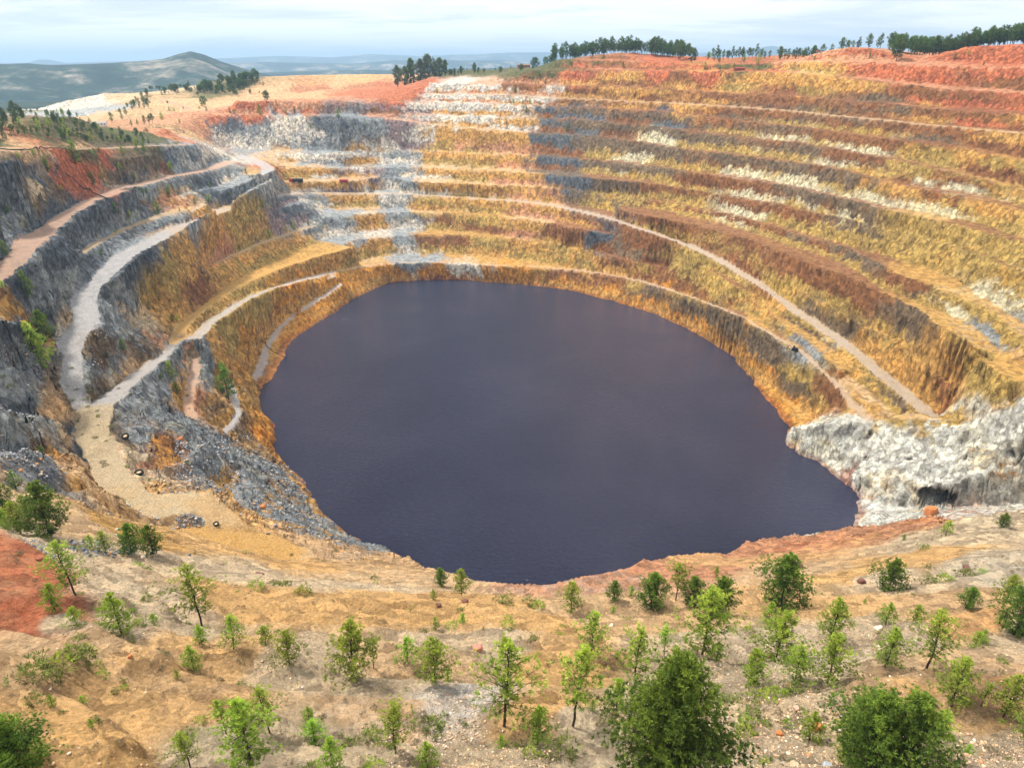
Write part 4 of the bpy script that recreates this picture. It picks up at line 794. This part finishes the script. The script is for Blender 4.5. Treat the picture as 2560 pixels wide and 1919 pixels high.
# shrubs
BS=[bush(201,1,.8,110,M_shr),bush(202,1,.65,100,M_shr),bush(203,1,.9,110,M_pine),bush(204,1,.6,90,M_dry),bush(205,1,.8,110,M_lime,.26)]
def shrub(j,x,y,s_,label,group=None):
    o=bpy.data.objects.new('shrub',BS[j]); o.location=(x,y,zr(x,y)-.05); o.rotation_euler=(0,0,random.uniform(0,6.28)); o.scale=(s_,s_,s_*random.uniform(.8,1.15)); COL.objects.link(o)
    o['label']=label; o['category']='shrub'
    if group: o['group']=group
SHR={'H':[(250,1120,90),(330,1080,60),(430,1040,75),(500,970,65),(560,900,55),(565,980,45),(200,1220,55),(660,1070,35),(590,1050,35),(670,610,45),(950,550,40),(650,780,40),(900,760,40),(525,840,28),(1645,480,50),(1780,480,45),(1840,490,35),(1955,520,45),(1790,755,20),(2115,990,28),(1220,1390,35),(1160,1440,50),(1290,1340,32),(2000,1610,60),(870,330,35),(945,355,25),(1540,1080,28),(800,1135,22),(730,1145,22)],
 'I':[(60,1450,70),(200,1400,60),(210,1600,60),(590,1350,75),(650,1370,30),(790,1350,30),(1420,1540,95),(1230,1560,55),(1130,1480,50),(1550,1510,35),(1740,1300,60),(1720,1240,60),(1080,790,40),(1240,830,28),(1400,790,40),(1060,560,50),(1210,580,45),(1270,590,45),(945,780,20),(715,740,38),(535,750,22),(1285,725,20),(1080,735,22),(770,620,22),(1000,545,20),(220,415,25)],
 'J':[(220,1190,70),(350,1180,60),(560,1200,80),(460,1270,60),(650,1150,50),(740,1120,55),(530,1050,60),(420,1420,60),(270,1450,60),(420,1350,45),(1620,430,40),(1850,390,50),(1700,440,40),(1590,350,22),(1945,380,24),(1560,250,30),(1120,1020,28),(440,770,30),(2060,1000,28),(1040,690,35),(860,1460,22),(740,1560,22),(540,1640,40),(560,1330,30),(700,1350,32),(340,580,45)]}
for fr,l in SHR.items():
    lab={'H':'olive shrub on the sandy ground of the lower left foreground','I':'olive shrub on the foreground terraces in the middle','J':'grey-green shrub on the stony ground of the lower right foreground'}[fr]
    for j,(x,y,w_) in enumerate(l):
        u,v=toF(fr,x,y); X,Y,Z_=hit(u,v+.2*w_*.336); pxm=math.sqrt(X*X+Y*Y+(CAMH-Z_)**2)/FL; shrub((0,1,2,0,4)[j%5],X,Y,w_*.336*pxm*1.2,lab,lab.replace('olive ','').replace('grey-green ','').replace('shrub','shrubs'))
n_=0
while n_<128:
    u,v=random.uniform(0,2212),random.uniform(1180,1658); X,Y,Z_=hit(u,v)
    if vnoise(np.array([X/14.]),np.array([Y/14.]),0,7)[0]<-.1 and random.random()<.8: continue
    shrub(random.choice((0,1,3,3,4,2)),X,Y,random.uniform(.25,.8),'tiny tuft of dry scrub scattered over the foreground slope','scrub tufts on the foreground slope'); n_+=1
for j in range(60):
    u,v=toF('D',random.uniform(0,1500),random.uniform(650,1500)); X,Y,Z_=hit(u,v); 
    if Z_>3: shrub(random.choice((0,1,3)),X,Y,random.uniform(.6,1.5),'low scrub tuft on the grey inner left slope','scrub tufts on the inner left slope')
SC=[];SD=[];SZ=[]
rng=np.random.default_rng(77)
while len(SC)<9000:
    u,v=random.uniform(0,2212),random.uniform(1180,1658); X,Y,Z_=hit(u,v)
    if vnoise(np.array([X/14.]),np.array([Y/14.]),0,7)[0]<-.2: continue
    w_=random.uniform(.15,.5); g_=zr(X,Y)
    for q in range(24):
        a,e=random.uniform(0,6.28),math.asin(random.random()); d_v=np.array([math.cos(a)*math.cos(e),math.sin(a)*math.cos(e),math.sin(e)]); SC.append(np.array([X,Y,g_])+d_v*w_*random.uniform(.4,1)); SD.append(d_v+np.array([0,0,.5])); SZ.append(w_*.55)
o=bpy.data.objects.new('dry_scrub',tuft_mesh('dry_scrub',np.array(SC),np.array(SD),np.array(SZ),8,M_dry,rng.uniform(.1,.9,len(SC)))); COL.objects.link(o); o['kind']='stuff'
# rubble
def stones(name,pos_,size,mats,seedn):
    g=np.random.default_rng(seedn); ph=(1+5**.5)/2
    iv=np.array([(-1,ph,0),(1,ph,0),(-1,-ph,0),(1,-ph,0),(0,-1,ph),(0,1,ph),(0,-1,-ph),(0,1,-ph),(ph,0,-1),(ph,0,1),(-ph,0,-1),(-ph,0,1)])/1.9
    fi=np.array([(0,11,5),(0,5,1),(0,1,7),(0,7,10),(0,10,11),(1,5,9),(5,11,4),(11,10,2),(10,7,6),(7,1,8),(3,9,4),(3,4,2),(3,2,6),(3,6,8),(3,8,9),(4,9,5),(2,4,11),(6,2,10),(8,6,7),(9,8,1)])
    n=len(pos_); V=iv[None]*g.uniform(.65,1.25,(n,12,1)); V=V*g.uniform(.5,1.2,(n,1,3))
    a=g.uniform(0,6.28,n); b=g.uniform(-.6,.6,n); ca_,sa_=np.cos(a)[:,None],np.sin(a)[:,None]; cb,sb=np.cos(b)[:,None],np.sin(b)[:,None]
    x,y,z=V[...,0],V[...,1],V[...,2]*.5;  y,z=y*cb-z*sb,y*sb+z*cb; x,y=x*ca_-y*sa_,x*sa_+y*ca_
    V=np.stack([x,y,z],-1)*size[:,None,None]*.5+pos_[:,None]
    F_=(fi[None]+12*np.arange(n)[:,None,None]).reshape(-1,3); me=bpy.data.meshes.new(name)
    me.vertices.add(n*12); me.vertices.foreach_set('co',V.astype(np.float32).ravel()); me.loops.add(F_.size); me.loops.foreach_set('vertex_index',F_.ravel().astype(np.int32))
    me.polygons.add(len(F_)); me.polygons.foreach_set('loop_start',np.arange(0,F_.size,3,dtype=np.int32)); me.update(calc_edges=True)
    me.attributes.new('tone','FLOAT','POINT').data.foreach_set('value',np.repeat(g.random(n),12).astype(np.float32)); me.materials.append(mats); return me
def stonemat(name,stops):
    m,nt,b=newmat(name); a=N(nt,'ShaderNodeAttribute',attribute_name='tone').outputs['Fac']; p=N(nt,'ShaderNodeNewGeometry').outputs['Position']
    n=N(nt,'ShaderNodeTexNoise',{'Vector':p,'Scale':6.,'Detail':5}).outputs[0]; c=mixc(nt,1.0,ramp(nt,a,stops),ramp(nt,n,[(.3,(.7,.7,.7)),(.7,(1.25,1.22,1.2))]),'MULTIPLY'); nt.links.new(c,b.inputs['Base Color']); return m
M_st=stonemat('loose_stone',[(0,SR(116,100,84)),(.22,SR(168,148,124)),(.5,SR(206,172,130)),(.74,SR(220,192,154)),(.86,SR(228,216,200)),(.94,SR(200,134,80)),(1,SR(140,138,140))])
M_sl=stonemat('loose_slate',[(0,SR(84,90,98)),(.35,SR(124,132,142)),(.6,SR(164,168,172)),(.82,SR(200,196,186)),(.93,SR(206,146,84)),(1,SR(104,104,104))])
def field(n,box,dmax,thr,s0,s1,seedn,cond=None,sc_=9.):
    g=np.random.default_rng(seedn); out=[];sz=[]
    u=g.uniform(box[0],box[2],n); v=g.uniform(box[1],box[3],n); X=np.empty(n);Y=np.empty(n)
    x=(u-1106)/FL; yy=(829-v)/FL; dx,dy,dz=x,cP+yy*sP,-sP+yy*cP; t=np.full(n,30.)
    for _ in range(260):
        g_=samp(Z,(dx*t).astype(np.float32),(dy*t).astype(np.float32)); gap=CAMH+dz*t-g_; t=t+np.clip(gap,0,8)*.7
    X,Y=dx*t,dy*t; d=np.hypot(X,Y); m=vnoise(X/sc_,Y/sc_,X*0,seedn)+.5*vnoise(X/3.,Y/3.,X*0,seedn+3)+.35*vnoise(X/27.,Y/27.,X*0,seedn+5); ok=(d<dmax)&(m>thr+g.uniform(-.3,.3,n))
    rd=samp(rm,X.astype(np.float32),Y.astype(np.float32)); ok&=rd<.4
    X,Y,d=X[ok],Y[ok],d[ok]; z,_,_,_=rough(X.astype(np.float32),Y.astype(np.float32)); ok=z>.3
    cc_=colours(X.astype(np.float32),Y.astype(np.float32),z); ok&=g.random(len(X))>ss(.30,.50,cc_[:,6]-cc_[:,8])*.93
    s_=s0*(s1/s0)**(g.random(len(X))**3.8); return np.stack([X,Y,z+s_*.08],1)[ok],s_[ok]
for nm,args,mt in (('rubble',(150000,(-60,1195,2270,1690),150,-.02,.08,.42,21),M_st),('rubble',(22000,(1350,1380,2270,1690),110,.0,.10,.62,22),M_st),('slate_rubble',(42000,(-40,680,760,1200),420,.1,.35,1.5,23),M_sl),('slate_rubble',(15000,(380,930,760,1170),420,-.4,.4,2.0,24),M_sl)):
    p_,s_=field(*args); o=bpy.data.objects.new(nm,stones(nm,p_,s_,mt,args[6])); COL.objects.link(o); o['kind']='stuff'
def boulder(u,v,wpx,col,label,seedn,name='boulder',group=None):
    x,y,z=hit(u,v); z=zr(x,y); s_=wpx*math.sqrt(x*x+y*y+(CAMH-z)**2)/FL
    import bmesh
    bm=bmesh.new(); bmesh.ops.create_icosphere(bm,subdivisions=3,radius=.5)
    for q in bm.verts:
        c=np.array(q.co)*2; f=1+.35*float(vnoise(np.array([c[0]*1.1+seedn]),np.array([c[1]*1.1]),np.array([c[2]*1.1]),seedn)[0])+.12*float(vnoise(np.array([c[0]*3.]),np.array([c[1]*3.]),np.array([c[2]*3.]),seedn)[0])
        q.co=Vector(np.clip(np.array(q.co)*f*np.array([1.15,.85,.8]),[-.46,-.34,-.3],[.46,.34,.30]))
    me=bpy.data.meshes.new(name); bm.to_mesh(me); bm.free(); me.materials.append(plain(name+'_stone',col,.9,.35,4))
    o=bpy.data.objects.new(name,me); o.scale=(s_,s_,s_); o.location=(x,y,z+s_*.15); o.rotation_euler=(random.uniform(-.3,.3),random.uniform(-.3,.3),random.uniform(0,6)); COL.objects.link(o); o['label']=label; o['category']='boulder'
    if group:o['group']=group
RD=SR(150,92,74);OR=SR(190,120,74);GY=SR(150,156,164);BR=SR(120,84,74);PL=SR(216,196,170)
for a in [(89,1219,11,RD,'small dark red boulder on grey ground above the red earth',1),(561,1249,20,BR,'dark brown boulder at the edge of the orange terrace, leftmost one',2),(1005,1297,15,BR,'dark brown boulder on the orange terrace under the rim pines',3),(1033,1409,22,SR(190,130,112),'pinkish squared block on the bank between two pines',4),
 (430,1456,11,GY,'pale blue-grey boulder on the sand above the wheel ruts',5),(2010,1111,26,OR,'big orange boulder on the white quarry floor',6),(1684,1581,13,OR,'orange block among pale stones at the bottom right',7),(1765,1572,18,OR,'largest orange boulder right of the two-tuft sapling',8),(1703,1598,12,OR,'orange-red round stone lowest of the three orange ones',9),
 (1968,1505,14,OR,'orange boulder under the tall airy pine on the right',10),(1990,1515,18,RD,'brown-orange slab below the full pine on the right slope',11),(1859,1263,16,BR,'dark red boulder near the lone shaggy pine',12),(1725,1228,24,BR,'dark brown rock pile beside the ochre track on the right rim',13),(2088,1227,12,BR,'lone dark stone on the beige rim slope at the right',14),
 (389,950,14,OR,'orange boulder in the slate field, upper left of the pit floor',15),(546,1110,10,OR,'round orange boulder beside the lake-side slate heap',16),(570,1108,14,OR,'larger orange boulder at the lake-side slate heap',17),(1720,1530,13,SR(196,160,140),'pinkish block on the rubble left of the sapling',18),(1657,1591,13,SR(190,200,210),'white-blue stone left of the orange block',19),
 (948,1300,11,BR,'small dark boulder, right of the pair on the terrace crest',20),(1320,1355,10,PL,'pale boulder beside the pale footpath',21),(1549,1510,18,PL,'tall pale block behind the giant pine',22),(284,1425,9,OR,'small orange slab beside green shrubs on the left slope',23),(1900,1350,15,PL,'flat pale boulder on the orange footpath',24),(1722,1638,22,SR(206,180,150),'cream boulder at the bottom edge among stones',25),(1790,1648,20,SR(170,180,190),'blue-grey boulder at the bottom edge among stones',26)]: boulder(*a)
# small man-made things
import bmesh
def box(bm,x0,x1,y0,y1,z0,z1,bev=0):
    g=bmesh.ops.create_cube(bm,size=1); 
    for q in g['verts']: q.co=Vector(((x0+x1)/2+q.co.x*(x1-x0),(y0+y1)/2+q.co.y*(y1-y0),(z0+z1)/2+q.co.z*(z1-z0)))
def part(name,fn,mat,parent=None):
    bm=bmesh.new(); fn(bm); me=bpy.data.meshes.new(name); bm.to_mesh(me); bm.free(); me.materials.append(mat); o=bpy.data.objects.new(name,me); COL.objects.link(o)
    if parent: o.parent=parent
    return o
def root(name,x,y,z,rz,label,catg,sc_=1):
    o=bpy.data.objects.new(name,None); o.location=(x,y,z); o.rotation_euler=(0,0,rz); o.scale=(sc_,)*3; COL.objects.link(o); o['label']=label; o['category']=catg; return o
def cyl(bm,p,q,r,seg=14,r2=None):
    p,q=Vector(p),Vector(q); d=q-p; M_=Matrix.Translation((p+q)/2)@d.to_track_quat('Z','Y').to_matrix().to_4x4(); bmesh.ops.create_cone(bm,cap_ends=True,segments=seg,radius1=r,radius2=r if r2 is None else r2,depth=d.length,matrix=M_)
M_red=plain('red_paint',(.42,.03,.03),.5,.15); M_blk=plain('black_steel',(.03,.03,.033),.5,.2); M_wht=plain('whitewash',(.62,.60,.56),.9,.12); M_tile=plain('roof_sheet',(.35,.33,.31),.7,.2); M_brk=plain('brown_masonry',(.30,.16,.10),.95,.3); M_rust=plain('rusty_metal',(.28,.10,.05),.8,.3); M_gls=plain('dark_glass',(.02,.025,.03),.15,.1); M_rub=plain('tyre_rubber',(.022,.022,.022),.8,.2); M_con=plain('sandy_dust',SR(214,180,140),.95,.2)
def gable(L_,W_,H_,R_,ov=.3):
    def f(bm):
        v=[bm.verts.new(p) for p in [(-L_/2-ov,-W_/2-ov,H_-.1),(L_/2+ov,-W_/2-ov,H_-.1),(L_/2+ov,0,H_+R_),(-L_/2-ov,0,H_+R_),(L_/2+ov,W_/2+ov,H_-.1),(-L_/2-ov,W_/2+ov,H_-.1)]]
        w_=[bm.verts.new(q.co+Vector((0,0,.18))) for q in v]
        for a,b,c,d in ((0,1,2,3),(3,2,4,5)): bm.faces.new((v[d],v[c],v[b],v[a])); bm.faces.new((w_[a],w_[b],w_[c],w_[d]))
        for a,b in ((0,1),(1,2),(2,4),(4,5),(5,3),(3,0)): bm.faces.new((v[a],v[b],w_[b],w_[a]))
    return f
def hut(name,L_,W_,H_,R_,wm,rm_,u,v,rz,label,nwin=3,D=None):
    x,y,_=hit(u,v) if D is None else at_D(u,v,D); z=zr(x,y)-.3; r=root(name,x,y,z,rz,label,'building' if L_>8 else 'hut')
    def body(bm):
        box(bm,-L_/2,L_/2,-W_/2,W_/2,0,H_)
        for sx in (-1,1):
            a=[bm.verts.new((sx*L_/2,yy_,zz_)) for yy_,zz_ in ((-W_/2,H_),(W_/2,H_),(0,H_+R_))]; bm.faces.new(a if sx>0 else a[::-1])
    part('wall',body,wm,r); part('roof',gable(L_,W_,H_,R_),rm_,r)
    for k in range(nwin):
        xx=-L_/2+L_*(k+.5)/nwin
        if k==nwin//2: part('door',lambda bm:box(bm,xx-.45,xx+.45,-W_/2-.05,-W_/2+.02,.05,2.0),M_blk,r)
        else: part('window',lambda bm:box(bm,xx-.5,xx+.5,-W_/2-.05,-W_/2+.02,H_*.45,H_*.8),M_gls,r)
    return r
hut('hut',15,7,3.2,1.6,M_wht,M_tile,*toF('A',640,812),.35,'white hut with grey roof among trees behind the left mound',5)
hut('building',20,9,5.0,1.2,M_brk,M_brk,*toF('B',1180,452),.1,'brown masonry building on the far rim right of the eucalyptus clump',5,D=1190)
hut('shed',10,3,2.5,.5,M_red,M_red,*toF('B',25,1178),0,'long low red shed on the far dirt ledge',4)
hut('shed',12,4,3.0,.6,M_rust,M_red,*toF('C',380,455),0,'dark red cabin on the upper red bench near small pines',4)
def truck(u,v,rz,label):
    x,y,_=hit(u,v); r=root('tanker_truck',x,y,zr(x,y)+.05,rz,label,'truck',1.5)
    cab=part('cab',lambda bm:(box(bm,-5.2,-3.0,-1.2,1.2,.9,3.2),box(bm,-5.8,-5.2,-1.1,1.1,.9,2.0)),M_red,r); part('windscreen',lambda bm:box(bm,-5.26,-5.19,-1.0,1.0,2.1,3.0),M_gls,cab)
    part('chassis',lambda bm:box(bm,-5,5.2,-.9,.9,.7,.95),M_blk,r); part('tank',lambda bm:cyl(bm,(-2.7,0,2.2),(5,0,2.2),1.2,20),M_blk,r)
    for xx in (-4.2,1.6,3.2,4.4):
        for sy in (-1,1): part('wheel',lambda bm:cyl(bm,(xx,sy*.85,.52),(xx,sy*1.22,.52),.52,18),M_rub,r)
truck(*toF('A',1910,1186),.05,'red-cabbed truck with a black tank parked on the far dirt ledge')
def drill(u,v,rz,label):
    x,y,_=hit(u,v); r=root('excavator',x,y,zr(x,y),rz,label,'machine',1.0)
    for sy in (-1,1): part('track',lambda bm:(box(bm,-2,2,sy*1.3-.3,sy*1.3+.3,.1,.8),cyl(bm,(-2,sy*1.3-.3,.45),(-2,sy*1.3+.3,.45),.35),cyl(bm,(2,sy*1.3-.3,.45),(2,sy*1.3+.3,.45),.35)),M_rub,r)
    part('body',lambda bm:(box(bm,-1.8,1.6,-1.3,1.3,.85,2.2),),M_blk,r); part('cab',lambda bm:box(bm,.3,1.6,-1.3,-.1,2.2,3.1),M_gls,r)
    part('boom',lambda bm:(cyl(bm,(1.6,.3,1.6),(4.2,.3,3.6),.25,8),cyl(bm,(4.2,.3,3.6),(5.4,.3,1.0),.2,8),box(bm,5.0,5.9,-.2,.8,.3,1.1)),M_rust,r)
drill(*toF('G',737,612),2.6,'dark machine standing on the dirt road above the right shore')
def tyre(u,v,s_,label,tilt=.1):
    x,y,_=hit(u,v); r=root('tyre',x,y,zr(x,y)+.15*s_,0,label,'tyre',s_); r.rotation_euler=(tilt,.1,0)
    def ring(bm):
        n=24; rr=[(1,-.28),(1.0,.28),(.85,.36),(.55,.30),(.5,0),(.55,-.30),(.85,-.36)]; V_=[[bm.verts.new((a*math.cos(6.2832*i/n),a*math.sin(6.2832*i/n),b)) for a,b in rr] for i in range(n)]
        for i in range(n):
            for k in range(7): bm.faces.new((V_[i][k],V_[(i+1)%n][k],V_[(i+1)%n][(k+1)%7],V_[i][(k+1)%7]))
        bmesh.ops.recalc_face_normals(bm,faces=bm.faces)
    part('tread',ring,M_rub,r); part('hub_fill',lambda bm:cyl(bm,(0,0,-.1),(0,0,.12),.5,20),M_con,r)
tyre(297,1009,1.7,'big discarded tyre filled with sand on the pink rock floor'); tyre(274,954,1.5,'half-hidden discarded tyre at the foot of the slate cliff',.4); tyre(467,1132,1.0,'discarded tyre below the slate heap on the ochre flat',.3)
def pipe(name,pts,r_,mat,label,catg,lift=.15,fr='D'):
    W_=[]
    for p in pts:
        u,v=toF(fr,*p); x,y,_=hit(u,v); W_.append((x,y,zr(x,y)+lift))
    Q=dens(W_,2.5); Q=[(q[0],q[1],max(q[2],zr(q[0],q[1])+lift),r_) for q in Q]
    o=bpy.data.objects.new(name,tube_mesh(name,[Q],mat,8)); COL.objects.link(o); o['label']=label; o['category']=catg
pipe('hose',[(1715,520),(1700,560),(1730,600),(1760,620),(1790,632)],.28,M_blk,'black hose looping on the road end, upper left one','hose')
pipe('hose',[(1790,632),(1815,650),(1865,662)],.28,M_blk,'black hose running out over the orange shore','hose')
pipe('hose',[(1800,608),(1830,622),(1850,634)],.28,M_blk,'short black hose lying on the shore above the long one','hose')
pipe('pipe',[(345,1060),(400,1120),(460,1170),(540,1220),(610,1255),(690,1282)],.45,M_blk,'thick dark pipe running down the left cliff to the pink road','pipe',.4,'A')
pipe('track_edge_pipe',[(0,963),(100,966),(200,966),(330,963),(430,962)],.4,M_blk,'dark pipe along the dirt track at the top left','pipe',.4,'A')
x,y,_=hit(*toF('I',347,300)); r=root('winch_post',x,y,zr(x,y),0,'rusty stub post with arm on the pit rim at the left','post',1.0)
part('post',lambda bm:cyl(bm,(0,0,-.3),(.2,0,3.2),.3,8,.2),M_rust,r); part('arm',lambda bm:(cyl(bm,(-1.0,0,.4),(1.2,0,.7),.22,8),cyl(bm,(0,0,3.0),(.9,0,3.6),.15,8)),M_rust,r)
x,y,_=hit(*toF('A',1810,1108)); r=root('metal_frame',x,y,zr(x,y),.3,'rusty metal frame on the orange mound by the road fork','frame',2.0)
for sx in (-1,1):
    for sy in (-1,1): part('leg',lambda bm:cyl(bm,(sx*2.5,sy*1.2,-.5),(sx*2.2,sy*1.0,3.2),.14,8),M_rust,r)
part('deck',lambda bm:(box(bm,-2.8,2.8,-1.4,1.4,3.2,3.4),),M_rust,r); part('brace',lambda bm:(cyl(bm,(-2.4,-1.1,0),(2.3,-1.0,3.1),.1,6),cyl(bm,(2.4,-1.1,0),(-2.3,-1.0,3.1),.1,6)),M_rust,r)
a=tn('C',870,315); k=int(np.argmin(np.abs(rimP[:,0]/rimP[:,1]-a))); x,y=rimP[k,0]+8,rimP[k,1]+8; r=root('lookout_hut',x,y,zr(x,y),0,'tiny hut on posts at the left end of the right rim hump','hut',1.3)
part('room',lambda bm:box(bm,-1.6,1.6,-1.2,1.2,1.8,3.6),M_brk,r); part('roof',lambda bm:box(bm,-2,2,-1.6,1.6,3.6,3.85),M_blk,r)
for sx in (-1,1):
    for sy in (-1,1): part('leg',lambda bm:cyl(bm,(sx*1.4,sy*1.0,-.5),(sx*1.4,sy*1.0,1.8),.12,6),M_blk,r)
